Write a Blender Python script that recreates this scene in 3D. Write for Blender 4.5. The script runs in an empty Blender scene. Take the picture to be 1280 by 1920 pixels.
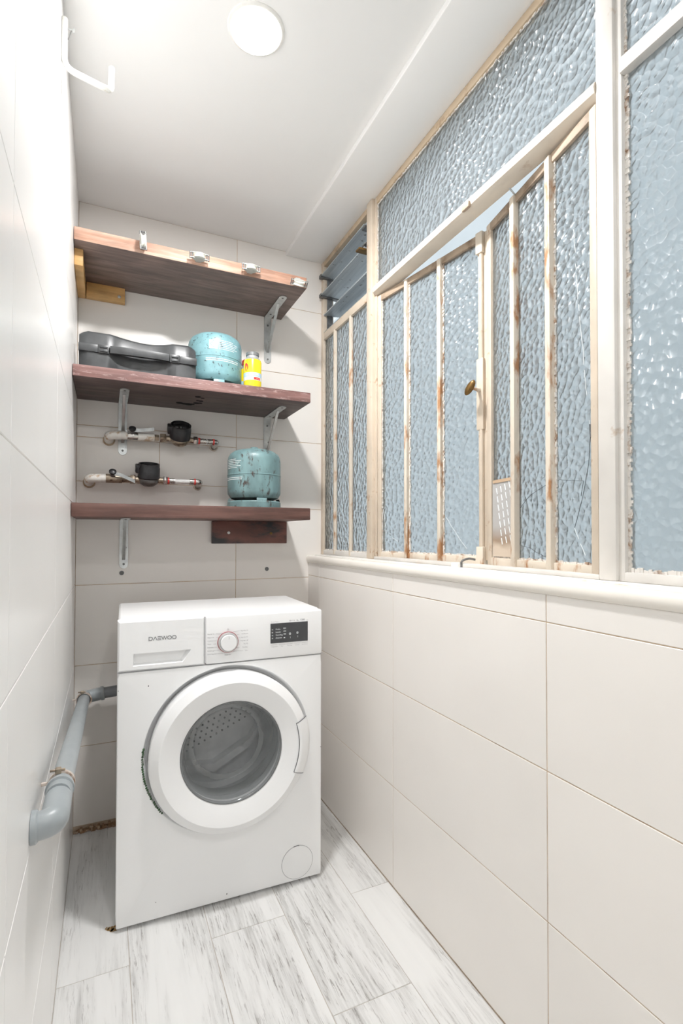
import bpy, bmesh, math, random
from mathutils import Vector, Matrix, noise

# ------------------------------------------------------------------ camera, world, light, exposure
scn = bpy.context.scene
COL = scn.collection
R = math.radians
CAM_H = 1.0821
YAW, PITCH, ROLL = 0.4301, 0.0165, 0.0013
FPX = 960.44
cam_d = bpy.data.cameras.new('camera')
cam = bpy.data.objects.new('camera', cam_d)
COL.objects.link(cam)
_f = Vector((math.sin(YAW)*math.cos(PITCH), math.cos(YAW)*math.cos(PITCH), math.sin(PITCH)))
_r0 = Vector((math.cos(YAW), -math.sin(YAW), 0))
_u0 = _r0.cross(_f)
_r = _r0*math.cos(ROLL) + _u0*math.sin(ROLL)
_u = -_r0*math.sin(ROLL) + _u0*math.cos(ROLL)
cm = Matrix((_r, _u, -_f)).transposed().to_4x4()
cm.translation = (0, 0, CAM_H)
cam.matrix_world = cm
cam_d.sensor_fit = 'HORIZONTAL'
cam_d.sensor_width = 24.0
cam_d.lens = FPX*24/1280
cam_d.shift_x = 1.79/1280
cam_d.shift_y = 26.97/1280
cam_d.clip_start = 0.01
scn.camera = cam

world = bpy.data.worlds.new('world')
scn.world = world
world.use_nodes = True
wn = world.node_tree
bg = wn.nodes['Background']
bg.inputs[0].default_value = (0.69, 0.745, 0.78, 1)
bg.inputs[1].default_value = 1.15

scn.view_settings.view_transform = 'Standard'
scn.view_settings.look = 'None'
scn.view_settings.gamma = 1
scn.view_settings.use_curve_mapping = False
scn.view_settings.exposure = 0.22
scn.cycles.use_denoising = True
scn.cycles.max_bounces = 13
scn.cycles.diffuse_bounces = 10
scn.cycles.glossy_bounces = 3
scn.cycles.transmission_bounces = 6
scn.cycles.transparent_max_bounces = 6
scn.cycles.use_adaptive_sampling = True
scn.cycles.adaptive_threshold = 0.08
scn.cycles.adaptive_min_samples = 10
scn.cycles.sample_clamp_indirect = 5
scn.cycles.caustics_reflective = False

LAMP_W = 17.5

def disc_light(name, loc, power, rad, color):
    d = bpy.data.lights.new(name, 'AREA')
    d.shape = 'DISK'
    d.size = rad*2
    d.energy = power
    d.color = color
    o = bpy.data.objects.new(name, d)
    o.location = loc
    COL.objects.link(o)
    return o

# ------------------------------------------------------------------ room dimensions (metres)
A, B, B2, D = -0.0992, 0.8107, 0.8841, 2.1079
REAR = -1.35
HC, HS = 2.315, 2.296          # ceiling, dropped strip over the window
SX = 0.703                     # edge of the dropped strip

# ------------------------------------------------------------------ mesh helpers
WM = {}

def mk(name, bm, mat, parent=None, world=True, kind=None, sharp=35):
    """link one bmesh as ONE object; mesh given in world coordinates unless world=False"""
    if parent is not None and world:
        bm.transform(WM.get(parent.name, Matrix()).inverted())
    bmesh.ops.recalc_face_normals(bm, faces=bm.faces[:])
    for f in bm.faces:
        f.smooth = True
    lim = R(sharp)
    for e in bm.edges:
        if len(e.link_faces) == 2:
            e.smooth = e.calc_face_angle(0) < lim
    me = bpy.data.meshes.new(name)
    bm.to_mesh(me)
    bm.free()
    mats = mat if isinstance(mat, (list, tuple)) else [mat]
    for m in mats:
        me.materials.append(m)
    o = bpy.data.objects.new(name, me)
    COL.objects.link(o)
    if parent is not None:
        o.parent = parent
    WM[o.name] = WM.get(parent.name, Matrix()).copy() if parent is not None else Matrix()
    if kind:
        o['kind'] = kind
    return o

def empty(name, loc, rz=0, label=None, cat=None, group=None, kind=None):
    o = bpy.data.objects.new(name, None)
    o.empty_display_size = 0.05
    o.location = loc
    o.rotation_euler = (0, 0, rz)
    COL.objects.link(o)
    WM[o.name] = Matrix.Translation(loc) @ Matrix.Rotation(rz, 4, 'Z')
    tag(o, label, cat, group, kind)
    return o

def tag(o, label=None, cat=None, group=None, kind=None):
    if label: o['label'] = label
    if cat: o['category'] = cat
    if group: o['group'] = group
    if kind: o['kind'] = kind
    return o

def box(bm, x0, x1, y0, y1, z0, z1, bev=0, seg=2, M=None):
    vs = [bm.verts.new((x, y, z)) for x in (x0, x1) for y in (y0, y1) for z in (z0, z1)]
    F = [(0,1,3,2), (4,6,7,5), (0,4,5,1), (2,3,7,6), (0,2,6,4), (1,5,7,3)]
    fs = [bm.faces.new([vs[i] for i in f]) for f in F]
    if bev:
        es = list({e for f in fs for e in f.edges})
        r = bmesh.ops.bevel(bm, geom=es, offset=bev, segments=seg, affect='EDGES', profile=0.5)
        vs = list({v for f in r['faces'] for v in f.verts} | {v for v in vs if v.is_valid})
    if M is not None:
        for v in vs:
            v.co = M @ v.co
    return vs

def boxo(name, dims, mat, parent=None, bev=0, seg=2, M=None, kind=None):
    bm = bmesh.new()
    box(bm, *dims, bev=bev, seg=seg, M=M)
    return mk(name, bm, mat, parent, kind=kind)

def frame(d):
    d = Vector(d).normalized()
    a = Vector((0, 0, 1)) if abs(d.z) < 0.9 else Vector((1, 0, 0))
    x = a.cross(d).normalized()
    return x, d.cross(x), d

def lathe(bm, prof, o, d, seg=32, a0=0.0, a1=None, xdir=None):
    """prof: (radius, distance along d); full turn unless a1 is given"""
    o = Vector(o)
    x, y, z = frame(d)
    if xdir is not None:
        x = Vector(xdir).normalized()
        y = z.cross(x)
    full = a1 is None
    n = seg if full else seg + 1
    rings = []
    for rr, h in prof:
        if rr < 1e-6:
            rings.append([bm.verts.new(o + z*h)])
        else:
            ring = []
            for i in range(n):
                t = 2*math.pi*i/seg if full else a0 + (a1 - a0)*i/seg
                ring.append(bm.verts.new(o + z*h + x*(rr*math.cos(t)) + y*(rr*math.sin(t))))
            rings.append(ring)
    for p, q in zip(rings, rings[1:]):
        cnt = n if full else n - 1
        for i in range(cnt):
            j = (i + 1) % n
            if len(p) == 1 and len(q) == 1: continue
            if len(p) == 1: bm.faces.new((p[0], q[i], q[j]))
            elif len(q) == 1: bm.faces.new((p[i], q[0], p[j]))
            else: bm.faces.new((p[i], q[i], q[j], p[j]))
    return rings

def latho(name, prof, o, d, mat, parent=None, seg=32, world=True):
    bm = bmesh.new()
    lathe(bm, prof, o, d, seg)
    return mk(name, bm, mat, parent, world=world)

def tube(bm, pts, rad, seg=12, caps=True):
    pts = [Vector(p) for p in pts]
    n = len(pts)
    rads = rad if isinstance(rad, (list, tuple)) else [rad]*n
    tans = []
    for i in range(n):
        t = pts[min(i+1, n-1)] - pts[max(i-1, 0)]
        tans.append(t.normalized())
    x, y, _ = frame(tans[0])
    rings = []
    for i in range(n):
        t = tans[i]
        x = (x - t*x.dot(t)).normalized()
        y = t.cross(x)
        rings.append([bm.verts.new(pts[i] + (x*math.cos(a) + y*math.sin(a))*rads[i])
                      for a in [2*math.pi*k/seg for k in range(seg)]])
    for p, q in zip(rings, rings[1:]):
        for i in range(seg):
            j = (i+1) % seg
            bm.faces.new((p[i], p[j], q[j], q[i]))
    if caps:
        bm.faces.new(rings[0][::-1])
        bm.faces.new(rings[-1])

def tubeo(name, pts, rad, mat, parent=None, seg=12, world=True):
    bm = bmesh.new()
    tube(bm, pts, rad, seg)
    return mk(name, bm, mat, parent, world=world)

def rounded(pts, rad, n=6):
    """polyline with its inner corners rounded"""
    pts = [Vector(p) for p in pts]
    out = [pts[0]]
    for a, b, c in zip(pts, pts[1:], pts[2:]):
        u = (a-b); v = (c-b)
        r = min(rad, u.length*0.49, v.length*0.49)
        p0 = b + u.normalized()*r; p1 = b + v.normalized()*r
        for i in range(n+1):
            t = i/n
            out.append(p0*(1-t)**2 + b*2*t*(1-t) + p1*t*t)
    out.append(pts[-1])
    return out

def prism(bm, poly, fn, d0, d1):
    """poly in 2d, fn(u, v, d) -> point; solid between d0 and d1"""
    a = [bm.verts.new(fn(u, v, d0)) for u, v in poly]
    b = [bm.verts.new(fn(u, v, d1)) for u, v in poly]
    n = len(poly)
    fa = bm.faces.new(a); fb = bm.faces.new(b[::-1])
    for i in range(n):
        j = (i+1) % n
        bm.faces.new((a[i], b[i], b[j], a[j]))

def strokes(bm, lines, w, fn, d0=0, d1=0.0004):
    """flat lettering: polylines of given width as thin solid strips"""
    for ln in lines:
        for (u0, v0), (u1, v1) in zip(ln, ln[1:]):
            l = math.hypot(u1-u0, v1-v0)
            if l < 1e-7: continue
            ex, ey = (u1-u0)/l*w/2, (v1-v0)/l*w/2
            nx, ny = -ey, ex
            prism(bm, [(u0-ex+nx, v0-ey+ny), (u0-ex-nx, v0-ey-ny), (u1+ex-nx, v1+ey-ny), (u1+ex+nx, v1+ey+ny)], fn, d0, d1)

def text_mesh(s, size, align='LEFT'):
    c = bpy.data.curves.new('lettering', 'FONT')
    c.body = s
    c.size = size
    c.align_x = align
    c.resolution_u = 2
    o = bpy.data.objects.new('lettering', c)
    COL.objects.link(o)
    dg = bpy.context.evaluated_depsgraph_get()
    dg.update()
    me = bpy.data.meshes.new_from_object(o.evaluated_get(dg))
    bpy.data.objects.remove(o)
    bpy.data.curves.remove(c)
    return me

# ------------------------------------------------------------------ materials
def nt(name):
    m = bpy.data.materials.new(name)
    m.use_nodes = True
    t = m.node_tree
    return m, t, t.nodes['Principled BSDF']

def lnk(t, a, b): t.links.new(a, b)

def ramp(t, fac, stops):
    n = t.nodes.new('ShaderNodeValToRGB')
    e = n.color_ramp.elements
    e[0].position, e[0].color = stops[0][0], (*stops[0][1], 1)
    e[1].position, e[1].color = stops[-1][0], (*stops[-1][1], 1)
    for p, c in stops[1:-1]:
        k = e.new(p); k.color = (*c, 1)
    lnk(t, fac, n.inputs[0])
    return n.outputs[0]

def coords(t, scale=(1, 1, 1), rnd=False, kind='Object'):
    tc = t.nodes.new('ShaderNodeTexCoord')
    mp = t.nodes.new('ShaderNodeMapping')
    mp.inputs['Scale'].default_value = scale
    src = tc.outputs[kind]
    if rnd:
        oi = t.nodes.new('ShaderNodeObjectInfo')
        ad = t.nodes.new('ShaderNodeVectorMath'); ad.operation = 'MULTIPLY_ADD'
        cb = t.nodes.new('ShaderNodeCombineXYZ')
        for i in range(3): lnk(t, oi.outputs['Random'], cb.inputs[i])
        ad.inputs[1].default_value = (17.0, 31.0, 11.0)
        lnk(t, cb.outputs[0], ad.inputs[0]); lnk(t, src, ad.inputs[2])
        src = ad.outputs[0]
    lnk(t, src, mp.inputs[0])
    return mp.outputs[0]

def noise_n(t, vec, scale, detail=3, rough=0.5, dist=0):
    n = t.nodes.new('ShaderNodeTexNoise')
    n.inputs['Scale'].default_value = scale
    n.inputs['Detail'].default_value = detail
    n.inputs['Roughness'].default_value = rough
    n.inputs['Distortion'].default_value = dist
    lnk(t, vec, n.inputs['Vector'])
    return n.outputs['Fac']

def mixc(t, fac, a, b):
    n = t.nodes.new('ShaderNodeMix'); n.data_type = 'RGBA'
    if isinstance(fac, (int, float)): n.inputs['Factor'].default_value = fac
    else: lnk(t, fac, n.inputs['Factor'])
    for k, v in (('A', a), ('B', b)):
        s = [i for i in n.inputs if i.name == k and i.type == 'RGBA'][0]
        if isinstance(v, tuple): s.default_value = (*v, 1)
        else: lnk(t, v, s)
    return [o for o in n.outputs if o.type == 'RGBA'][0]

def math_n(t, op, a, b=None):
    n = t.nodes.new('ShaderNodeMath'); n.operation = op
    for i, v in enumerate((a, b)):
        if v is None: continue
        if isinstance(v, (int, float)): n.inputs[i].default_value = v
        else: lnk(t, v, n.inputs[i])
    return n.outputs[0]

def bump(t, h, strength, dist, bsdf):
    n = t.nodes.new('ShaderNodeBump')
    n.inputs['Strength'].default_value = strength
    n.inputs['Distance'].default_value = dist
    lnk(t, h, n.inputs['Height'])
    lnk(t, n.outputs[0], bsdf.inputs['Normal'])
    return n.outputs[0]

def plain(name, col, rough=0.5, metal=0.0, var=0.06, scale=25, spec=0.5):
    m, t, p = nt(name)
    v = coords(t)
    f = noise_n(t, v, scale, 4)
    dk = tuple(c*(1-var) for c in col); lt = tuple(min(1, c*(1+var)) for c in col)
    lnk(t, ramp(t, f, [(0.3, dk), (0.7, lt)]), p.inputs['Base Color'])
    p.inputs['Roughness'].default_value = rough
    p.inputs['Metallic'].default_value = metal
    p.inputs['Specular IOR Level'].default_value = spec
    return m

def dirty(name, col, dirt, lo=0.55, hi=0.7, scale=30, rough=0.5, metal=0.0, stretch=(1, 1, 1), var=0.08, detail=6):
    """paint with patches of wear of another colour"""
    m, t, p = nt(name)
    v = coords(t, stretch)
    f = noise_n(t, v, scale, detail, 0.6)
    f2 = noise_n(t, v, scale*0.35, 3)
    dk = tuple(c*(1-var) for c in col); lt = tuple(min(1, c*(1+var)) for c in col)
    base = ramp(t, f2, [(0.35, dk), (0.65, lt)])
    mask = ramp(t, f, [(lo, (0, 0, 0)), (hi, (1, 1, 1))])
    lnk(t, mixc(t, mask, base, dirt), p.inputs['Base Color'])
    p.inputs['Roughness'].default_value = rough
    p.inputs['Metallic'].default_value = metal
    bump(t, f, 0.15, 0.002, p)
    return m

def wood(name, c1, c2, c3, stretch=(1.2, 22, 22), rough=0.55, scratch=None):
    m, t, p = nt(name)
    v = coords(t, stretch)
    f = noise_n(t, v, 3.2, 8, 0.62, 0.6)
    v2 = coords(t, (stretch[0]*3, stretch[1]*0.5, stretch[2]*0.5))
    f2 = noise_n(t, v2, 2.0, 4, 0.6, 0.4)
    c = ramp(t, f, [(0.28, c1), (0.5, c2), (0.75, c3)])
    d = ramp(t, f2, [(0.35, (0.75, 0.75, 0.75)), (0.65, (1.15, 1.12, 1.1))])
    mu = t.nodes.new('ShaderNodeMix'); mu.data_type = 'RGBA'; mu.blend_type = 'MULTIPLY'
    mu.inputs['Factor'].default_value = 1
    ra = [i for i in mu.inputs if i.type == 'RGBA']
    lnk(t, c, ra[0]); lnk(t, d, ra[1])
    out = [o for o in mu.outputs if o.type == 'RGBA'][0]
    if scratch:
        f3 = noise_n(t, coords(t, (stretch[0]*5, 30, 30)), 4.0, 6, 0.7)
        out = mixc(t, ramp(t, f3, [(0.56, (0, 0, 0)), (0.72, (1, 1, 1))]), out, scratch)
    lnk(t, out, p.inputs['Base Color'])
    p.inputs['Roughness'].default_value = rough
    bump(t, f, 0.25, 0.0015, p)
    return m

def tile_mat(name, col, rough):
    m, t, p = nt(name)
    v = coords(t, (1, 1, 1), rnd=True)
    f = noise_n(t, v, 3, 3)
    dk = tuple(c*0.975 for c in col); lt = tuple(min(1, c*1.02) for c in col)
    lnk(t, ramp(t, f, [(0.3, dk), (0.7, lt)]), p.inputs['Base Color'])
    p.inputs['Roughness'].default_value = rough
    return m

def plank_mat():
    m, t, p = nt('whitewashed_plank')
    v = coords(t, (26, 1.3, 1), rnd=True)
    f = noise_n(t, v, 3.0, 9, 0.68, 0.35)
    v2 = coords(t, (7, 0.9, 1), rnd=True)
    g = noise_n(t, v2, 1.6, 4, 0.6, 0.3)
    v3 = coords(t, (75, 6, 1), rnd=True)
    h = noise_n(t, v3, 2.4, 7, 0.72, 0.25)
    streak = math_n(t, 'MULTIPLY', ramp(t, f, [(0.44, (0, 0, 0)), (0.66, (1, 1, 1))]),
                    ramp(t, g, [(0.42, (0, 0, 0)), (0.68, (1, 1, 1))]))
    base = ramp(t, g, [(0.25, (0.79, 0.79, 0.785)), (0.75, (0.69, 0.69, 0.685))])
    c = mixc(t, streak, base, (0.40, 0.395, 0.385))
    flk = math_n(t, 'MULTIPLY', ramp(t, h, [(0.555, (0, 0, 0)), (0.61, (1, 1, 1))]),
                 ramp(t, g, [(0.42, (0, 0, 0)), (0.62, (0.9, 0.9, 0.9))]))
    c = mixc(t, flk, c, (0.27, 0.255, 0.245))
    lnk(t, c, p.inputs['Base Color'])
    p.inputs['Roughness'].default_value = 0.42
    bump(t, f, 0.08, 0.001, p)
    return m

def pebble_glass(name, scale=58.0, rough=0.30, strength=0.60, tint=(0.69, 0.735, 0.755)):
    m, t, p = nt(name)
    v3 = coords(t, (1, 1, 1))
    sx_ = t.nodes.new('ShaderNodeSeparateXYZ'); lnk(t, v3, sx_.inputs[0])
    cx_ = t.nodes.new('ShaderNodeCombineXYZ')
    lnk(t, sx_.outputs['Y'], cx_.inputs[0]); lnk(t, sx_.outputs['Z'], cx_.inputs[1])
    v = cx_.outputs[0]
    n = t.nodes.new('ShaderNodeTexNoise'); n.noise_dimensions = '2D'; n.inputs['Scale'].default_value = 22; n.inputs['Detail'].default_value = 1
    lnk(t, v, n.inputs['Vector'])
    ad = t.nodes.new('ShaderNodeVectorMath'); ad.operation = 'MULTIPLY_ADD'
    ad.inputs[1].default_value = (0.010, 0.010, 0.010)
    lnk(t, n.outputs['Color'], ad.inputs[0]); lnk(t, v, ad.inputs[2])
    vo = t.nodes.new('ShaderNodeTexVoronoi'); vo.voronoi_dimensions = '2D'; vo.feature = 'SMOOTH_F1'
    vo.inputs['Scale'].default_value = scale
    vo.inputs['Smoothness'].default_value = 0.22
    lnk(t, ad.outputs[0], vo.inputs['Vector'])
    hgt = math_n(t, 'ADD', vo.outputs['Distance'], math_n(t, 'MULTIPLY', n.outputs['Fac'], 0.6))
    p.inputs['Base Color'].default_value = (*tint, 1)
    p.inputs['Roughness'].default_value = rough
    p.inputs['IOR'].default_value = 1.18
    p.inputs['Transmission Weight'].default_value = 0.94
    p.inputs['Coat Weight'].default_value = 0.30
    p.inputs['Coat Roughness'].default_value = 0.06
    nrm = bump(t, hgt, strength, 0.012, p)
    lnk(t, nrm, p.inputs['Coat Normal'])
    return m

M = {}
M['tile'] = tile_mat('cream_wall_tile', (0.820, 0.788, 0.752), 0.26)
M['tile_left'] = tile_mat('glossy_wall_tile', (0.86, 0.85, 0.835), 0.28)
M['grout'] = dirty('tan_grout', (0.62, 0.50, 0.38), (0.36, 0.24, 0.15), 0.5, 0.7, 12, 0.9)
M['grout_white'] = plain('white_grout', (0.78, 0.76, 0.73), 0.9)
M['floor_grout'] = plain('floor_grout', (0.52, 0.48, 0.44), 0.9)
M['plank'] = plank_mat()
M['ceiling'] = plain('ceiling_paint', (0.87, 0.87, 0.865), 0.75, var=0.015, scale=3)
M['frame'] = dirty('cream_frame_paint', (0.61, 0.52, 0.42), (0.36, 0.20, 0.10), 0.62, 0.74, 26, 0.5)
M['frame_rust'] = dirty('rusty_cream_frame_paint', (0.67, 0.595, 0.50), (0.40, 0.20, 0.09), 0.535, 0.64, 24, 0.55, stretch=(1, 1, 0.35))
M['frame_white'] = dirty('white_frame_paint', (0.67, 0.645, 0.61), (0.46, 0.34, 0.24), 0.70, 0.80, 20, 0.45)
M['frame_brown'] = dirty('weathered_brown_frame', (0.40, 0.31, 0.23), (0.16, 0.10, 0.06), 0.5, 0.7, 18, 0.6, var=0.2)
M['frame_tan'] = dirty('tan_frame_paint', (0.52, 0.41, 0.29), (0.28, 0.17, 0.09), 0.58, 0.72, 16, 0.55)
M['sill'] = dirty('white_sill_paint', (0.82, 0.80, 0.77), (0.55, 0.40, 0.28), 0.60, 0.70, 16, 0.4, stretch=(1, 0.4, 1))
M['bullnose'] = tile_mat('cream_bullnose', (0.82, 0.78, 0.72), 0.2)
M['putty'] = dirty('crumbling_putty', (0.72, 0.69, 0.65), (0.38, 0.26, 0.18), 0.52, 0.66, 40, 0.9)
M['glass'] = pebble_glass('pebbled_frosted_glass')
M['louver'] = None
M['crack'] = plain('white_crack', (0.86, 0.90, 0.92), 0.3)
M['crack_dark'] = plain('dark_crack', (0.10, 0.11, 0.12), 0.5)
M['outer'] = plain('light_well_render', (0.78, 0.82, 0.84), 0.9, var=0.04, scale=2)
M['white'] = plain('white_enamel', (0.84, 0.845, 0.85), 0.28, var=0.01, scale=4)
M['white_plastic'] = plain('white_plastic', (0.83, 0.835, 0.84), 0.35, var=0.01, scale=4)
M['steel'] = plain('zinc_plated_steel', (0.62, 0.64, 0.64), 0.34, 0.85, 0.12, 40)
M['steel_dark'] = plain('dull_dark_steel', (0.20, 0.20, 0.20), 0.45, 0.7, 0.2, 60)
M['brass'] = dirty('aged_brass', (0.20, 0.115, 0.035), (0.07, 0.04, 0.015), 0.5, 0.7, 60, 0.35, 0.7)
M['black'] = plain('black_plastic', (0.022, 0.022, 0.024), 0.38, var=0.3, scale=60)
M['rubber'] = plain('grey_rubber', (0.20, 0.21, 0.215), 0.5)
M['gasket'] = plain('pale_grey_gasket', (0.42, 0.44, 0.45), 0.5)
M['pvc'] = plain('grey_pvc', (0.32, 0.35, 0.365), 0.36, var=0.06, scale=18)
M['red'] = plain('red_plastic', (0.62, 0.05, 0.04), 0.4)
M['ink'] = plain('grey_ink', (0.09, 0.09, 0.10), 0.6)
M['ink_light'] = plain('pale_grey_ink', (0.36, 0.36, 0.37), 0.6)
M['paper_white'] = plain('white_print', (0.80, 0.84, 0.84), 0.6)

# ------------------------------------------------------------------ structure: tiled walls, floor, ceiling
TILE_MESH = {}

def tile(parent, axis, u0, u1, z0, z1, plane, mat, gap=0.0022, th=0.006, side=1):
    """one ceramic tile; axis 'x': tile lies on a wall of constant x, u = y; axis 'y': constant y, u = x"""
    w = u1 - u0 - gap; h = z1 - z0 - gap
    key = (axis, round(w, 4), round(h, 4), side, mat.name)
    if key not in TILE_MESH:
        bm = bmesh.new()
        if axis == 'y': box(bm, -w/2, w/2, 0, th, -h/2, h/2, bev=0.0009, seg=1)
        elif side > 0: box(bm, 0, th, -w/2, w/2, -h/2, h/2, bev=0.0009, seg=1)
        else: box(bm, -th, 0, -w/2, w/2, -h/2, h/2, bev=0.0009, seg=1)
        bmesh.ops.recalc_face_normals(bm, faces=bm.faces[:])
        me = bpy.data.meshes.new('tile'); bm.to_mesh(me); bm.free()
        me.materials.append(mat)
        TILE_MESH[key] = me
    o = bpy.data.objects.new('tile', TILE_MESH[key])
    COL.objects.link(o)
    o.parent = parent
    u = (u0+u1)/2; z = (z0+z1)/2
    o.location = (u, plane, z) if axis == 'y' else (plane, u, z)
    return o

# back wall
wb = boxo('wall_back', (A-0.1, 0.93, D+0.0016, D+0.12, 0, HC), M['grout'])
tag(wb, 'end wall of large cream tiles behind the shelves', 'wall', kind='structure')
ZB = [0.020, 0.307, 0.602, 0.896, 1.193, 1.487, 1.780, 2.071, HC]
for z0, z1 in zip(ZB, ZB[1:]):
    if z0 in (1.193,):
        tile(wb, 'y', A, 0.491, 1.193, 1.279, D, M['tile'])
        tile(wb, 'y', A, 0.190, 1.279, 1.443, D, M['tile'])
        tile(wb, 'y', 0.190, 0.491, 1.279, 1.443, D, M['tile'])
        tile(wb, 'y', A, 0.491, 1.443, 1.487, D, M['tile'])
    else:
        tile(wb, 'y', A, 0.491, z0, z1, D, M['tile'])
    tile(wb, 'y', 0.491, 0.900, z0, z1, D, M['tile'])

# left wall
wl = boxo('wall_left', (A-0.12, A-0.0016, REAR, D, 0, HC), M['grout_white'])
tag(wl, 'glossy white tiled wall on the left', 'wall', kind='structure')
YL = [REAR, -1.11, -0.51, 0.09, 0.69, 1.29, 1.89, D]
ZL = [0.004, 0.31, 0.607, 0.899, 1.187, 1.487, 1.780, 2.071, HC]
for y0, y1 in zip(YL, YL[1:]):
    for z0, z1 in zip(ZL, ZL[1:]):
        tile(wl, 'x', y0, y1, z0, z1, A, M['tile_left'], gap=0.0016, side=-1)

# right wall below the window
wr = boxo('wall_right', (B+0.0016, 0.95, REAR, D, 0, 0.963), M['grout'])
tag(wr, 'half-height cream tiled wall under the window', 'wall', kind='structure')
YR = [REAR, -1.05, -0.44, 0.166, 0.771, 1.379, 1.981, D]
ZR = [0.003, 0.307, 0.607, 0.906, 0.963]
for y0, y1 in zip(YR, YR[1:]):
    for z0, z1 in zip(ZR, ZR[1:]):
        tile(wr, 'x', y0, y1, z0, z1, B, M['tile'], side=1)

# wall behind the camera
wq = boxo('wall_rear', (A-0.12, 1.0, REAR-0.1, REAR, 0, HC), M['ceiling'])
tag(wq, 'plain white wall at the near end of the room', 'wall', kind='structure')

# floor
fl = boxo('floor', (A-0.12, 0.95, REAR-0.1, D+0.12, -0.1, -0.0012), M['floor_grout'])
tag(fl, 'white-washed wood-look plank floor', 'floor', kind='structure')
FX = [A, 0.064, 0.267, 0.473, 0.681, B]
PL = 0.955
for i, (x0, x1) in enumerate(zip(FX, FX[1:])):
    y = (1.407, 0.945, 1.407, 1.070, 1.407)[i] + 2*PL
    while y > REAR:
        ya, yb = max(y-PL, REAR), min(y, D)
        if yb - ya > 0.01:
            boxo('plank', (x0+0.001, x1-0.001, ya+0.001, yb-0.001, -0.006, 0.0), M['plank'], fl, bev=0.0006, seg=1)
        y -= PL
# rough mortar left open between the last tile row and the floor
bm = bmesh.new()
random.seed(4)
for i in range(22):
    x0 = A + 0.002 + i*0.0072
    box(bm, x0, x0+0.0085, D-0.010-random.random()*0.010, D+0.001, 0.0, 0.006+random.random()*0.012, bev=0.001, seg=1)
mk('mortar_edge', bm, dirty('brown_mortar', (0.30, 0.18, 0.10), (0.55, 0.45, 0.36), 0.5, 0.7, 60, 0.95), fl)
# rusty water stain by the machine's foot
bm = bmesh.new()
random.seed(9)
for cx_, cy_, rr in ((0.022, 1.556, 0.011), (0.030, 1.548, 0.009), (0.013, 1.561, 0.006), (0.034, 1.560, 0.006)):
    vs = [bm.verts.new((cx_+rr*(0.6+0.6*random.random())*math.cos(k*0.524), cy_+rr*(0.6+0.7*random.random())*math.sin(k*0.524), 0.0007)) for k in range(12)]
    bm.faces.new(vs)
mk('rust_stain', bm, dirty('rust_stain', (0.28, 0.16, 0.05), (0.55, 0.47, 0.35), 0.5, 0.62, 90, 0.9), fl)

# ceiling with the slightly lower strip over the window
ce = boxo('ceiling', (A-0.12, 1.0, REAR-0.1, D+0.12, HC, HC+0.12), M['ceiling'])
tag(ce, 'flat white painted ceiling', 'ceiling', kind='structure')
boxo('dropped_strip', (SX, 0.97, REAR, D, HS, HC+0.001), M['ceiling'], ce, bev=0.004, seg=2)

# ------------------------------------------------------------------ outside: the light well behind the glass
ow = boxo('wall_outside', (3.0, 3.1, -5, 7, -4, 4.2), M['outer'])
tag(ow, 'pale grey-blue light well wall outside the window', 'wall', kind='structure')

# ------------------------------------------------------------------ window sill
sl = empty('trim_1', (B, 0.5, 0.963), 0, 'cream bullnose sill running under the window', 'sill', kind='structure')
bm = bmesh.new()
poly = []
for k in range(9):
    a = math.pi/2 + math.pi*k/8
    poly.append((B+0.001+0.0105*math.cos(a), 0.977+0.0155*math.sin(a)))
poly += [(0.845, 0.9615), (0.845, 0.9925)]
prism(bm, poly, lambda u, v, d: (u, d, v), REAR, D-0.0005)
mk('bullnose_edge', bm, M['bullnose'], sl, sharp=40)
boxo('sill_board', (0.842, 1.000, REAR, D-0.0005, 0.955, 0.996), M['sill'], sl, bev=0.003)

# ------------------------------------------------------------------ windows
def pane(parent, name, s0, s1, z0, z1, P, mat=None):
    """glass sheet; P(s, n, z) maps along-the-sash, inward, up"""
    bm = bmesh.new()
    pts = [P(s, n, z) for s in (s0, s1) for n in (-0.002, 0.002) for z in (z0, z1)]
    vs = [bm.verts.new(q) for q in pts]
    for f in [(0,1,3,2), (4,6,7,5), (0,4,5,1), (2,3,7,6), (0,2,6,4), (1,5,7,3)]:
        bm.faces.new([vs[i] for i in f])
    return mk(name, bm, mat or M['glass'], parent)

def bar(parent, name, s0, s1, n0, n1, z0, z1, P, mat, bev=0.0025):
    bm = bmesh.new()
    vs = box(bm, s0, s1, n0, n1, z0, z1, bev=bev)
    for v in bm.verts:
        v.co = P(*v.co)
    return mk(name, bm, mat, parent)

def putty(parent, s0, s1, z0, z1, P, seed, w=0.006, sides='lrbt'):
    random.seed(seed)
    bm = bmesh.new()
    def run(a, b, fixed, horiz, sgn):
        n = max(4, int(abs(b-a)/0.0055))
        prev = None
        for i in range(n):
            ua, ub = a+(b-a)*i/n, a+(b-a)*(i+1)/n
            ww = w*(0.30+0.45*random.random()+0.35*abs(noise.noise((ua*40, fixed*9, seed))))
            dp = 0.003+0.0035*random.random()
            q = (ua, ub, min(fixed, fixed+sgn*ww), max(fixed, fixed+sgn*ww))
            if horiz: vs = box(bm, q[0], q[1], 0.001, dp, q[2], q[3])
            else: vs = box(bm, q[2], q[3], 0.001, dp, q[0], q[1])
    if 'b' in sides: run(s0, s1, z0, True, 1)
    if 't' in sides: run(s0, s1, z1, True, -1)
    if 'l' in sides: run(z0, z1, s0, False, 1)
    if 'r' in sides: run(z0, z1, s1, False, -1)
    for v in bm.verts: v.co = P(*v.co)
    return mk('putty', bm, M['putty'], parent)

def PW(s, n, z):                      # wall window plane: s is world y, n towards the room
    return Vector((B2 - n, s, z))

ZT0, ZT1 = 1.940, 1.972               # transom
ZBOT = 0.996
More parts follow.
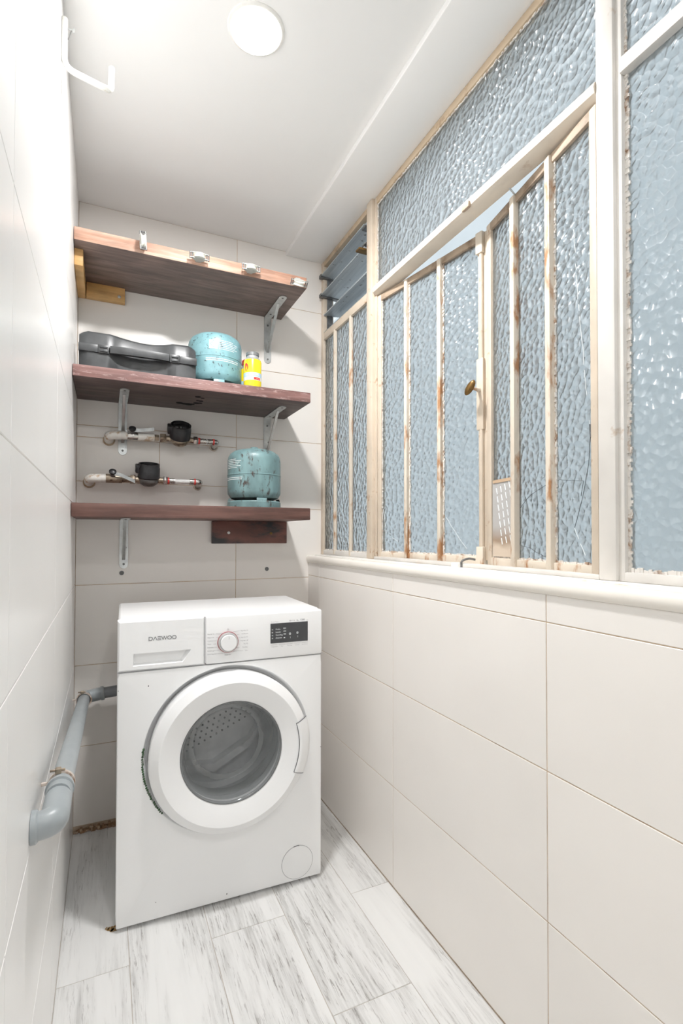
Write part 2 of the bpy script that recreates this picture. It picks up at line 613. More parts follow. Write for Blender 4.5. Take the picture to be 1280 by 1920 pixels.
# --- window 1: narrow bay next to the end wall
w1 = empty('window_1', (B2, 1.88, ZBOT), 0, 'narrow window bay of three frosted panes with open louvers above', 'window', kind='structure')
bar(w1, 'jamb', 2.084, D-0.001, -0.012, 0.014, ZBOT, HS, PW, M['frame'])
bar(w1, 'bottom_rail', 1.655, 2.084, -0.012, 0.012, ZBOT, 1.016, PW, M['frame_white'])
bar(w1, 'transom', 1.655, 2.084, -0.012, 0.012, 1.945, 1.978, PW, M['frame'])
bar(w1, 'top_rail', 1.655, 2.084, -0.012, 0.012, HS-0.022, HS, PW, M['frame_tan'])
for yb in (1.960, 1.808):
    bar(w1, 'glazing_bar', yb, yb+0.014, -0.004, 0.014, 1.000, 1.950, PW, M['frame_rust'])
for a, b in ((1.655, 1.808), (1.822, 1.960), (1.974, 2.084)):
    pane(w1, 'pane', a, b, 1.012, 1.948, PW)
putty(w1, 1.655, 2.084, 1.016, 1.945, PW, 21, 0.006, 'lb')
lm_, t_, p_ = nt('streaky_louver_glass')
f_ = noise_n(t_, coords(t_, (40, 1.2, 40)), 2.5, 6, 0.65)
g_ = noise_n(t_, coords(t_, (4, 4, 4)), 14, 3)
lnk(t_, mixc(t_, ramp(t_, g_, [(0.66, (0, 0, 0)), (0.72, (1, 1, 1))]), ramp(t_, f_, [(0.3, (0.40, 0.45, 0.49)), (0.7, (0.66, 0.71, 0.74))]), (0.12, 0.13, 0.13)), p_.inputs['Base Color'])
p_.inputs['Roughness'].default_value = 0.38
p_.inputs['Transmission Weight'].default_value = 0.45
M['louver'] = lm_
# louver blades and their clips
for (xi, zi, xo, zo) in ((0.856, 2.226, 0.962, 2.216), (0.856, 2.141, 0.960, 2.137), (0.872, 2.056, 0.960, 2.066), (0.876, 1.980, 0.962, 2.040)):
    bm = bmesh.new()
    dx, dz = xo-xi, zo-zi
    l = math.hypot(dx, dz); nx, nz = -dz/l*0.0025, dx/l*0.0025
    prism(bm, [(xi-nx, zi-nz), (xo-nx, zo-nz), (xo+nx, zo+nz), (xi+nx, zi+nz)], lambda u, v, d: (u, d, v), 1.662, 2.090)
    mk('louver_blade', bm, M['louver'], w1)
for (z, x1) in ((2.226, 0.925), (2.141, 0.945)):
    bm = bmesh.new()
    box(bm, 0.853, x1, 2.070, 2.092, z-0.010, z-0.004, bev=0.001, seg=1)
    box(bm, 0.853, 0.858, 2.070, 2.092, z-0.009, z+0.006, bev=0.001, seg=1)
    mk('louver_clip', bm, M['steel_dark'], w1)
for (z, x0, x1, m_) in ((2.141, 0.835, 0.925, 'brass'), (2.228, 0.860, 0.925, 'steel_dark'), (2.165, 0.860, 0.90, 'steel_dark')):
    bm = bmesh.new()
    box(bm, x0, x1, 1.660, 1.690, z-0.011, z-0.004, bev=0.001, seg=1)
    mk('louver_clip', bm, M[m_], w1)
for ya, yb in ((1.656, 1.664), (2.082, 2.090)):
    boxo('louver_channel', (0.888, 0.915, ya, yb, 1.978, HS-0.022), M['steel_dark'], w1, bev=0.001, seg=1)

# --- window 2: fanlight over two casements standing ajar
w2 = empty('window_2', (B2, 1.15, ZBOT), 0, 'wide window bay with frosted fanlight above a pair of ajar casements', 'window', kind='structure')
bm = bmesh.new()
box(bm, 0.862, 0.905, 1.613, 1.655, ZBOT, HS, bev=0.004)
box(bm, 0.874, 0.900, 1.600, 1.615, ZBOT, HS, bev=0.002)
mk('post', bm, M['frame'], w2)
bm = bmesh.new()
poly = [(0.906, ZT0), (0.872, ZT0), (0.860, ZT0+0.006), (0.857, ZT0+0.016), (0.860, ZT1-0.006), (0.868, ZT1), (0.906, ZT1)]
prism(bm, poly, lambda u, v, d: (u, d, v), 0.690, 1.602)
mk('transom', bm, dirty('cream_transom_paint', (0.69, 0.62, 0.53), (0.40, 0.27, 0.17), 0.64, 0.76, 14, 0.5), w2)
bar(w2, 'top_rail', 0.690, 1.602, -0.012, 0.010, HS-0.024, HS, PW, M['frame_tan'])
bar(w2, 'bottom_rail', 0.690, 1.602, -0.012, 0.020, ZBOT, 1.006, PW, M['frame_white'])
pane(w2, 'pane', 0.690, 1.602, ZT1-0.004, HS-0.02, PW)
putty(w2, 0.690, 1.602, ZT1, HS-0.024, PW, 31, 0.005, 'tlr')

def leaf(parent, name, hinge, end, bars_, ztop, seed):
    h = Vector((hinge[0], hinge[1], 0)); e = Vector((end[0], end[1], 0))
    d = (e-h); L = d.length; d.normalize()
    nrm = Vector((-d.y, d.x, 0))
    if nrm.x > 0: nrm = -nrm
    P = lambda s, n, z: h + d*s + nrm*n + Vector((0, 0, z))
    Q = empty(name, (hinge[0], hinge[1], 1.008))
    Q.parent = parent
    Q.matrix_parent_inverse = WM[parent.name].inverted()
    z0, z1 = 1.000, ztop
    bar(Q, 'hinge_stile', 0.0, 0.020, -0.012, 0.010, z0, z1, P, M['frame'])
    bar(Q, 'meeting_stile', L-0.022, L, -0.012, 0.010, z0, z1, P, M['frame'])
    bar(Q, 'top_rail', 0.018, L-0.018, -0.012, 0.010, z1-0.022, z1, P, M['frame_brown'])
    bar(Q, 'bottom_rail', 0.018, L-0.018, -0.012, 0.010, z0, z0+0.022, P, M['frame_rust'])
    edges = [0.018] + [x for b_ in bars_ for x in b_] + [L-0.020]
    for b0, b1 in bars_:
        bar(Q, 'glazing_bar', b0, b1, -0.006, 0.017, z0-0.002, z1-0.004, P, M['frame_rust'])
    k = 0
    for a, b in zip(edges[0::2], edges[1::2]):
        pane(Q, 'pane', a-0.002, b+0.002, z0+0.018, z1-0.018, P)
        putty(Q, a, b, z0+0.022, z1-0.022, P, seed+k, 0.007, 'lb' if k else 'lrb')
        k += 1
    return Q, P, L

QL, PL_, LL = leaf(w2, 'casement', (0.886, 1.598), (0.966, 1.126), ((0.148, 0.162), (0.300, 0.315)), 1.934, 50)
QR, PR_, LR = leaf(w2, 'casement', (0.880, 0.694), (0.958, 1.104), ((0.136, 0.154), (0.276, 0.294)), 1.934, 60)
# long bolt on the meeting stile, its casing, brass turn knob
tubeo('bolt_rod', [PL_(LL-0.006, 0.014, 1.000), PL_(LL-0.006, 0.014, 1.90)], 0.0065, M['frame'], QL, 10)
bar(QL, 'lock_case', LL-0.020, LL+0.004, 0.008, 0.021, 1.375, 1.575, PL_, M['frame'])
for za, zb in ((1.0, 1.05), (1.87, 1.93)):
    bar(QL, 'bolt_guide', LL-0.020, LL+0.004, 0.008, 0.024, za, zb, PL_, M['frame_rust'])
bar(QL, 'cover_strip', LL-0.001, LL+0.018, 0.004, 0.012, 1.012, 1.930, PL_, M['frame'])
bm = bmesh.new()
c0 = PL_(LL-0.010, 0.022, 1.487); nd = (PL_(0, 1, 0)-PL_(0, 0, 0))
lathe(bm, [(0.007, 0), (0.005, 0.006), (0.004, 0.022), (0.006, 0.026)], c0, nd, 12)
mk('knob_stem', bm, M['frame_rust'], QL)
bm = bmesh.new()
ck = c0 + nd*0.036
bmesh.ops.create_uvsphere(bm, u_segments=20, v_segments=12, radius=1.0)
sd = (PL_(1, 0, 0)-PL_(0, 0, 0)); zu = Vector((0, 0, 1))
ka = (sd*0.70+zu*0.71).normalized()*0.0235; kb = (zu*0.70-sd*0.71).normalized()*0.0120; kn = nd*0.0080
bm.transform(Matrix.Translation(ck) @ Matrix((ka, kb, kn)).transposed().to_4x4())
mk('knob', bm, M['brass'], QL)
# cracks, hole and the patch in the damaged panes
def crack(Q, P, pts, mat, w=0.0011):
    bm = bmesh.new()
    rp = []
    random.seed(int(pts[0][0]*1e4))
    for (s0, z0), (s1, z1) in zip(pts, pts[1:]):
        n = max(2, int(math.hypot(s1-s0, z1-z0)/0.012))
        for i in range(n):
            t = i/n
            rp.append((s0+(s1-s0)*t+random.uniform(-.0012, .0012), z0+(z1-z0)*t))
    rp.append(pts[-1])
    if mat.name == 'white_crack':
        ln = [[a, b] for a, b in zip(rp, rp[1:]) if random.random() < 0.72]
    else:
        ln = [rp]
    strokes(bm, ln, w, lambda u, v, d: P(u, d, v), 0.0015, 0.0027)
    return tag(mk('crack', bm, mat, Q), kind='stuff')
for pts, mt, w_ in (([(0.074, 1.726), (0.063, 1.574), (0.048, 1.457), (0.039, 1.367), (0.028, 1.30)], 'crack', 0.0011),
                ([(0.028, 1.289), (0.035, 1.225), (0.051, 1.162), (0.077, 1.097)], 'crack_dark', 0.0007),
                ([(0.077, 1.097), (0.059, 1.064), (0.041, 1.03)], 'crack', 0.0012),
                ([(0.125, 1.203), (0.05, 1.193), (0.057, 1.163)], 'crack_dark', 0.0007),
                ([(0.270, 1.150), (0.245, 1.170), (0.229, 1.178), (0.160, 1.200)], 'crack_dark', 0.0007),
                ([(0.270, 1.056), (0.235, 1.052), (0.209, 1.042), (0.169, 1.031)], 'crack_dark', 0.0007)):
    crack(QR, PR_, pts, M[mt], w_)
for pts in ([(0.325, 1.135), (0.378, 1.071), (0.415, 1.032)], [(0.024, 1.173), (0.04, 1.088)], [(0.06, 1.078), (0.114, 1.055)]):
    crack(QL, PL_, pts, M['crack'], 0.0011)
bm = bmesh.new()
prism(bm, [(0.032, 1.306), (0.026, 1.304), (0.022, 1.294), (0.026, 1.282), (0.025, 1.272), (0.029, 1.280), (0.031, 1.292)], lambda u, v, d: PR_(u, d, v), 0.0015, 0.003)
mk('hole', bm, M['crack_dark'], QR)
# patch: quilted clear sheet, brown at its foot
pm, t_, p_ = nt('quilted_patch')
v_ = coords(t_)
f_ = noise_n(t_, coords(t_, (8, 8, 8)), 2, 3)
sp = t_.nodes.new('ShaderNodeSeparateXYZ'); lnk(t_, v_, sp.inputs[0])
zz = math_n(t_, 'ADD', sp.outputs['Z'], math_n(t_, 'MULTIPLY', f_, 0.03))
lnk(t_, ramp(t_, zz, [(0.055, (0.62, 0.52, 0.42)), (0.075, (0.34, 0.25, 0.18)), (0.115, (0.46, 0.45, 0.44))]), p_.inputs['Base Color'])
p_.inputs['Roughness'].default_value = 0.25
bm = bmesh.new()
box(bm, 0.294, 0.392, 0.006, 0.008, 1.026, 1.224)
for v in bm.verts: v.co = PR_(*v.co)
pt = mk('patch', bm, pm, QR)
bm = bmesh.new()
random.seed(5)
lines = []
for k in range(4):
    for j in range(7):
        s = 0.372 - k*0.020 - j*0.004; z = 1.205 - j*0.022 + k*0.004
        if 0.300 < s < 0.386: lines.append([(s, z), (s-0.004, z-0.014)])
strokes(bm, lines, 0.0024, lambda u, v, d: PR_(u, d, v), 0.008, 0.0092)
mk('patch_quilting', bm, M['crack'], QR)
bm = bmesh.new()
box(bm, 0.296, 0.388, 0.0078, 0.010, 1.220, 1.228)
for v in bm.verts: v.co = PR_(*v.co)
mk('patch_tape', bm, plain('brown_tape', (0.50, 0.36, 0.24), 0.7), QR)
boxo('broken_catch', (0.852, 0.862, 1.062, 1.092, 1.9395, 1.956), M['frame_brown'], w2, bev=0.003)
# stay wire between transom and right leaf, hook on the sill
tubeo('stay_wire', [(0.893, 0.965, 1.945), (0.940, 0.972, 1.925)], 0.0022, M['steel'], w2, 8)
tubeo('sill_hook', rounded([(0.862, 1.108, 0.994), (0.862, 1.108, 1.013), (0.882, 1.102, 1.020), (0.900, 1.098, 1.016)], 0.008), 0.0030, M['steel_dark'], w2, 10)
bm = bmesh.new()
box(bm, 0.850, 0.872, 1.108, 1.138, 0.995, 1.008, bev=0.003)
mk('catch_plate', bm, M['sill'], w2)
# --- window 3: fixed bay nearest the camera
w3 = empty('window_3', (B2, 0.0, ZBOT), 0, 'nearest window bay with tall fixed frosted pane', 'window', kind='structure')
bm = bmesh.new()
box(bm, 0.862, 0.910, 0.652, 0.690, ZBOT, HS, bev=0.004)
box(bm, 0.870, 0.900, 0.640, 0.655, ZBOT, HS, bev=0.002)
box(bm, 0.872, 0.900, 0.688, 0.697, ZBOT, ZT0, bev=0.002)
mk('post', bm, M['frame_white'], w3)
bar(w3, 'transom', REAR, 0.642, -0.014, 0.020, 1.944, 1.974, PW, M['frame_white'], 0.004)
bar(w3, 'top_rail', REAR, 0.642, -0.012, 0.010, HS-0.024, HS, PW, M['frame_tan'])
bar(w3, 'bottom_rail', REAR, 0.642, -0.012, 0.014, ZBOT, 1.014, PW, M['frame_white'])
bar(w3, 'post', -0.36, -0.31, -0.026, 0.022, ZBOT, HS, PW, M['frame_white'], 0.004)
for a, b in ((-0.31, 0.642), (REAR, -0.36)):
    pane(w3, 'pane', a, b, 1.012, 1.946, PW)
    pane(w3, 'pane', a, b, 1.972, HS-0.02, PW)
putty(w3, 0.0, 0.640, 1.014, 1.944, PW, 71, 0.011, 'rb')
putty(w3, 0.0, 0.640, 1.974, HS-0.024, PW, 72, 0.006, 'r')

# ------------------------------------------------------------------ washing machine
WMX, WMY, WMR = 0.0322, 1.5287, -0.0257
wm = empty('washing_machine', (WMX, WMY, 0), WMR, 'white front-loading washing machine standing under the shelves', 'washing machine')
MWM = WM[wm.name]
W_, HB, DEP = 0.597, 0.702, 0.400
DC = (0.309, 0.452)

def local(name, bm, mat, parent=wm, sharp=35):
    bm.transform(MWM)
    return mk(name, bm, mat, parent, sharp=sharp)

# cabinet with the round opening
bm = bmesh.new()
Z0 = 0.010
def rect_pt(t, ins):
    dx, dz = math.cos(t), math.sin(t)
    x0, x1, z0, z1 = ins-DC[0], W_-ins-DC[0], Z0+ins-DC[1], HB-0.0005-DC[1]
    k = min(((x1 if dx > 0 else x0)/dx) if abs(dx) > 1e-9 else 1e9, ((z1 if dz > 0 else z0)/dz) if abs(dz) > 1e-9 else 1e9)
    return DC[0]+dx*k, DC[1]+dz*k
angs = sorted([2*math.pi*i/96 for i in range(96)] + [math.atan2(z-DC[1], x-DC[0]) % (2*math.pi) for x in (0.006, W_-0.006) for z in (Z0+0.006, HB-0.0005)])
loops = []
def loop(fn): loops.append([bm.verts.new(fn(t)) for t in angs])
loop(lambda t: (rect_pt(t, 0)[0], DEP, rect_pt(t, 0)[1]))
loop(lambda t: (rect_pt(t, 0)[0], 0.006, rect_pt(t, 0)[1]))
loop(lambda t: (rect_pt(t, 0.002)[0], 0.0017, rect_pt(t, 0.002)[1]))
loop(lambda t: (rect_pt(t, 0.006)[0], 0.0, rect_pt(t, 0.006)[1]))
for rr, yy in ((0.2450, 0.0), (0.2435, 0.0012), (0.2330, 0.032), (0.215, 0.044), (0.165, 0.046)):
    loop(lambda t, rr=rr, yy=yy: (DC[0]+rr*math.cos(t), yy, DC[1]+rr*math.sin(t)))
for p, q in zip(loops, loops[1:]):
    for i in range(len(angs)):
        j = (i+1) % len(angs)
        bm.faces.new((p[i], p[j], q[j], q[i]))
bm.faces.new(loops[0])
local('cabinet', bm, M['white'], sharp=30)
for x in (0.04, W_-0.04):
    for y in (0.05, DEP-0.05):
        bm = bmesh.new()
        lathe(bm, [(0, 0), (0.018, 0), (0.018, 0.006), (0.010, 0.008), (0.010, 0.014), (0, 0.014)], (x, y, 0), (0, 0, 1), 16)
        local('foot', bm, M['black'])
# top lid
bm = bmesh.new()
box(bm, 0.002, W_-0.002, 0.012, DEP-0.01, 0.690, 0.8425, bev=0.003)
local('top_housing', bm, M['white'])
bm = bmesh.new()
box(bm, 0.004, W_-0.004, 0.020, 0.372, 0.836, 0.8485, bev=0.006, seg=3)
local('lid', bm, M['white'])
# control panel
bm = bmesh.new()
box(bm, 0.2345, W_, -0.003, 0.030, 0.7045, 0.8450, bev=0.006, seg=3)
local('control_panel', bm, M['white_plastic'])
# detergent drawer with the finger recess
bm = bmesh.new()
o4 = [(0.0, 0.7045), (0.2325, 0.7045), (0.2325, 0.8450), (0.0, 0.8450)]
o4i = [(0.005, 0.7095), (0.2275, 0.7095), (0.2275, 0.8400), (0.005, 0.8400)]
h4 = [(0.040, 0.7185), (0.172, 0.7185), (0.194, 0.7530), (0.040, 0.7530)]
h5 = [(0.044, 0.7260), (0.160, 0.7260), (0.176, 0.7500), (0.044, 0.7500)]
def lp(ps, y): return [bm.verts.new((x, y, z)) for x, z in ps]
ls = [lp(o4, 0.030), lp(o4, 0.003), lp(o4i, -0.003), lp(h4, -0.003), lp(h4, -0.001), lp(h5, 0.020)]
for p, q in zip(ls, ls[1:]):
    for i in range(4):
        j = (i+1) % 4
        bm.faces.new((p[i], p[j], q[j], q[i]))
bm.faces.new(ls[-1])
local('detergent_drawer', bm, M['white_plastic'], sharp=50)
# maker's lettering on the drawer
def F(u, v, d): return (u, -0.0032-d, v)
lw, h0 = 0.0013, 0.7870
def slope(lines, ox, oz, w, h):
    return [[(ox+u*w, oz+v*h) for u, v in ln] for ln in lines]
circ = [(0.5+0.5*math.cos(2*math.pi*k/20), 0.5+0.5*math.sin(2*math.pi*k/20)) for k in range(21)]
LET = {'D': [[(0, 0.0), (0, 1), (0.55, 1), (0.85, 0.85), (1, 0.5), (0.85, 0.15), (0.55, 0), (0, 0)]],
       'A': [[(0, 0), (0.5, 1), (1, 0)]],
       'E': [[(0, 1), (1, 1)], [(0.0, 0.5), (1, 0.5)], [(0, 0), (1, 0)]],
       'W': [[(0, 1), (0.25, 0), (0.5, 1), (0.75, 0), (1, 1)]],
       'O': [circ]}
bm = bmesh.new()
x = 0.0805
for ch, w in (('D', 0.0095), ('A', 0.0095), ('E', 0.0080), ('W', 0.0135), ('O', 0.0105), ('O', 0.0105)):
    strokes(bm, slope(LET[ch], x, h0, w, 0.0092), lw, F)
    x += w + 0.0022
local('maker_lettering', bm, M['ink'])
# programme dial
KC = (0.2990, 0.7655)
bm = bmesh.new()
lathe(bm, [(0.0308, 0), (0.0308, 0.003), (0.0292, 0.0034), (0.0292, 0.001)], (KC[0], -0.003, KC[1]), (0, -1, 0), 48)
dial = local('dial_ring', bm, plain('dull_red_ring', (0.42, 0.16, 0.17), 0.35))
bm = bmesh.new()
lathe(bm, [(0.0292, 0), (0.0290, 0.006), (0.0270, 0.012), (0.0250, 0.0125), (0.0232, 0.011)], (KC[0], -0.003, KC[1]), (0, -1, 0), 48)
local('dial_collar', bm, plain('satin_silver', (0.58, 0.58, 0.58), 0.3, 0.6))
bm = bmesh.new()
lathe(bm, [(0.0240, 0), (0.0236, 0.016), (0.0222, 0.0185), (0, 0.0190)], (KC[0], -0.003, KC[1]), (0, -1, 0), 48)
local('dial', bm, M['white_plastic'])
bm = bmesh.new()
strokes(bm, [[(KC[0], KC[1]+0.012), (KC[0], KC[1]+0.018)]], 0.0007, lambda u, v, d: (u, -0.0219-d, v))
local('dial_mark', bm, M['ink_light'])
# printed programme names round the dial
def print_text(items, mat, name, y0=-0.0033):
    bm = bmesh.new()
    for s, size, x, z, al in items:
        me = text_mesh(s, size, al)
        n0 = len(bm.verts)
        bm.from_mesh(me)
        bm.verts.ensure_lookup_table()
        for v in bm.verts[n0:]:
            v.co = Vector((x+v.co.x, y0, z+v.co.y))
        bpy.data.meshes.remove(me)
    return tag(local(name, bm, mat), kind='stuff')
it = []
for k, s in enumerate(("Mezcla 30", "Deportiva", "Cortinas", "Mano", "Delicado", "Antialergico", "Centrifugado")):
    it.append((s, 0.0048, 0.2395, 0.7905-k*0.0097, 'LEFT'))
for k, s in enumerate(("Algodon 90", "Prelavado", "Algodon 60", "Algodon 40", "Eco 20", "Sintetico", "Lana")):
    it.append((s, 0.0048, 0.3590, 0.7945-k*0.0099, 'RIGHT'))
it.append(("Aclarado", 0.0052, KC[0], 0.7265, 'CENTER'))
print_text(it, M['ink_light'], 'programme_names')
bm = bmesh.new()
ln = []
for k in range(7):
    za, zb = 0.7918-k*0.0097, KC[1]+0.024*math.cos(R(30+k*21))
    ln.append([(0.2640 if k in (0, 1, 5, 6) else 0.2575, za), (KC[0]-0.0345*math.sin(R(28+k*21)), za if abs(k-3) < 3 else za-0.001)])
    zc = 0.7958-k*0.0099
    ln.append([(0.3330 if k != 6 else 0.3440, zc), (KC[0]+0.0345*math.sin(R(28+k*21)), zc)])
pw = [(KC[0]+0.0026*math.sin(R(30+k*30)), 0.8020+0.0026*math.cos(R(30+k*30))) for k in range(11)]
ln += [pw, [(KC[0], 0.8022), (KC[0], 0.8056)]]
strokes(bm, ln, 0.0005, F)
tag(local('dial_lines', bm, M['ink_light']), kind='stuff')
# display
bm = bmesh.new()
box(bm, 0.4280, 0.5485, -0.0042, 0.0, 0.7500, 0.8105, bev=0.0006, seg=1)
local('display', bm, plain('dark_display', (0.055, 0.057, 0.062), 0.25))
it = []
for k, s in enumerate(("Prelav.", "Lavado", "Centrifug.", "Aclarado")):
    it.append((s, 0.0058, 0.4440, 0.7905-k*0.0088, 'LEFT'))
for k, s in enumerate(("90", "60", "40", "30")):
    it.append((s, 0.0050, 0.4315, 0.7900-k*0.0088, 'LEFT'))
for k, s in enumerate(("800", "600", "400")):
    it.append((s, 0.0058, 0.4685, 0.7920-k*0.0088, 'LEFT'))
print_text(it, M['paper_white'], 'display_text', -0.0045)
bm = bmesh.new()
G = lambda u, v, d: (u, -0.0043-d, v)
for cx_, cz_ in ((0.4900, 0.7760), (0.5140, 0.7775)):
    ring = [(cx_+0.0026*math.cos(R(k*30)), cz_+0.0030*math.sin(R(k*30))) for k in range(13)]
    strokes(bm, [ring, [(cx_-0.001, cz_-0.001), (cx_+0.001, cz_+0.001)]], 0.0010, G)
    strokes(bm, [[(cx_+0.001, cz_-0.009), (cx_+0.001, cz_-0.014)]], 0.0005, G)
strokes(bm, [[(0.4712, 0.7652), (0.4728, 0.7652)]], 0.0030, G)
tag(local('display_icons', bm, M['paper_white']), kind='stuff')
print_text([("A+++", 0.0078, 0.4880, 0.8135, 'LEFT'), ("6", 0.0078, 0.5115, 0.8138, 'LEFT'), ("kg", 0.0035, 0.5162, 0.8138, 'LEFT'),
            ("1000", 0.0082, 0.5225, 0.8138, 'LEFT'), ("rpm", 0.0035, 0.5435, 0.8138, 'LEFT')], M['ink'], 'rating_text')
print_text([("Drum Clean", 0.0048, 0.4300, 0.8135, 'LEFT')], M['ink_light'], 'badge_text')
it = []
bm = bmesh.new()
for k, s in enumerate(("Temperatura", "Rpm", "Centrifug.", "Inicio dif.", "Inicio/Pausa")):
    xx = 0.4405 + k*0.0245
    it.append((s, 0.0040, xx, 0.7385, 'CENTER'))
    strokes(bm, [[(xx-0.010, 0.7450), (xx+0.010, 0.7450)]], 0.0005, F)
print_text(it, M['ink_light'], 'button_text')
tag(local('button_lines', bm, M['ink_light']), kind='stuff')
# door
DO = (DC[0], 0.0, DC[1])
dprof = [(0.2255, -0.030), (0.2290, 0.010), (0.2300, 0.0285), (0.2290, 0.0330), (0.2265, 0.0360), (0.2050, 0.0500), (0.2035, 0.0505), (0.2015, 0.0500), (0.1500, 0.0345), (0.1470, 0.0330), (0.1460, 0.0050)]
bm = bmesh.new()
lathe(bm, dprof, DO, (0, -1, 0), 96)
door = local('door', bm, M['white_plastic'], sharp=14)
bm = bmesh.new()
lathe(bm, [(0.1475, 0.0300), (0.1462, 0.0345), (0.1440, 0.0345), (0.1435, 0.020)], DO, (0, -1, 0), 80)
local('glass_rim', bm, plain('dark_rim', (0.16, 0.165, 0.17), 0.3), door)
# glass bowl
gm, t_, p_ = nt('door_glass')
p_.inputs['Base Color'].default_value = (0.30, 0.315, 0.32, 1)
p_.inputs['Roughness'].default_value = 0.08
p_.inputs['Alpha'].default_value = 0.55
p_.inputs['Coat Weight'].default_value = 0.5
f_ = noise_n(t_, coords(t_, (6, 6, 6)), 3, 4)
bump(t_, f_, 0.15, 0.01, p_)
bm = bmesh.new()
lathe(bm, [(0.1440, 0.0330), (0.1415, 0.0310), (0.1375, 0.0180), (0.1382, 0.0160), (0.1340, 0.004), (0.1346, 0.002), (0.1295, -0.012), (0.1301, -0.014), (0.1230, -0.032), (0.1130, -0.052), (0.1010, -0.058), (0.0990, -0.058)], DO, (0, -1, 0), 80)
local('glass', bm, gm, door)
gf, t_, p_ = nt('door_glass_face')
p_.inputs['Base Color'].default_value = (0.45, 0.47, 0.48, 1)
p_.inputs['Roughness'].default_value = 0.06
p_.inputs['Alpha'].default_value = 0.22
bm = bmesh.new()
lathe(bm, [(0.0990, -0.058), (0.0965, -0.054), (0.0935, -0.054), (0.0910, -0.058), (0.0500, -0.064), (0, -0.066)], DO, (0, -1, 0), 80)
local('glass_face', bm, gf, door)
# handle on the right edge of the door
bm = bmesh.new()
hp = [(0.1975, 0.0485), (0.1985, 0.0515), (0.2040, 0.0530), (0.2090, 0.0515), (0.2270, 0.0415), (0.2360, 0.0340), (0.2375, 0.0260), (0.2350, 0.012), (0.2280, 0.010)]
lathe(bm, hp, DO, (0, -1, 0), 28, R(-24), R(18), xdir=(1, 0, 0))
for e0 in (0, 1):
    pass
hd = local('handle', bm, M['white_plastic'], door, sharp=50)
# lathe's y axis for direction (0,-1,0) and xdir (1,0,0) is (0,-1,0)x(1,0,0) = (0,0,1)
def dpt(rr, h, a): return (DC[0]+rr*math.cos(a), -h, DC[1]+rr*math.sin(a))
bm = bmesh.new()
hg = [dpt(0.236, 0.0335, R(18.4))] + [dpt(0.2275, 0.0400, R(18.4)), dpt(0.2085, 0.0500, R(18.4))] + [dpt(0.197, 0.0502, R(18.4-42.8*k/20)) for k in range(21)] + [dpt(0.2085, 0.0500, R(-24.4)), dpt(0.2275, 0.0400, R(-24.4)), dpt(0.236, 0.0335, R(-24.4))]
tube(bm, hg, 0.0009, 6)
local('handle_gap', bm, M['ink'], door)
# gasket, drum, paddle and drum holes seen through the glass
bm = bmesh.new()
lathe(bm, [(0.166, -0.034), (0.158, -0.045), (0.162, -0.060), (0.150, -0.075), (0.158, -0.090), (0.175, -0.094)], DO, (0, -1, 0), 64)
local('gasket', bm, M['gasket'])
dm = plain('brushed_drum_steel', (0.74, 0.75, 0.76), 0.4, 0.15, 0.08, 30)
bm = bmesh.new()
lathe(bm, [(0.170, -0.092), (0.205, -0.100), (0.205, -0.200), (0.190, -0.212), (0.06, -0.216), (0, -0.216)], DO, (0, -1, 0), 64)
drum = local('drum', bm, dm)
bm = bmesh.new()
Fd = lambda u, v, d: (DC[0]+u, 0.214-d, DC[1]+v)
prism(bm, [(-0.13, -0.02), (-0.03, 0.085), (0.13, 0.075), (0.125, 0.055), (-0.02, 0.068), (-0.115, -0.03)], Fd, 0, 0.03)
prism(bm, [(-0.14, -0.10), (-0.02, -0.115), (0.10, -0.05), (0.15, 0.03), (0.15, 0.01), (0.10, -0.075), (-0.02, -0.14), (-0.13, -0.12)], Fd, 0, 0.04)
local('paddle', bm, dm, drum)
bm = bmesh.new()
for k in range(12):
    for j in range(4):
        u = -0.10 + k*0.019 + j*0.004; v = -0.075 + k*0.0085 + j*0.020
        if u*u + v*v < 0.0225:
            lathe(bm, [(0, 0.001), (0.0034, 0.0005), (0.0034, -0.001)], (DC[0]+u, 0.2135, DC[1]+v), (0, -1, 0), 8)
tag(local('drum_holes', bm, M['rubber'], drum), kind='stuff')
# filter cover
bm = bmesh.new()
lathe(bm, [(0.0495, -0.004), (0.0495, 0.0009), (0.0480, 0.0016), (0, 0.0018)], (0.517, 0.0, 0.067), (0, -1, 0), 56)
fc = local('filter_cover', bm, M['white_plastic'])
bm = bmesh.new()
lathe(bm, [(0.0508, 0.0001), (0.0508, 0.0006), (0.0494, 0.0006)], (0.517, 0.0, 0.067), (0, -1, 0), 56)
local('filter_gap', bm, M['ink_light'], fc)
bm = bmesh.new()
lathe(bm, [(0.0512, 0.0002), (0.0512, 0.0012), (0.0494, 0.0012)], (0.517, 0.0, 0.067), (0, -1, 0), 8, R(84), R(104), xdir=(1, 0, 0))
local('filter_slot', bm, M['ink'], fc)
# panel seam
bm = bmesh.new()
box(bm, 0.001, W_-0.001, 0.004, 0.02, 0.7018, 0.7048)
box(bm, 0.2322, 0.2348, 0.003, 0.02, 0.7048, 0.842)
local('seam', bm, M['ink_light'])
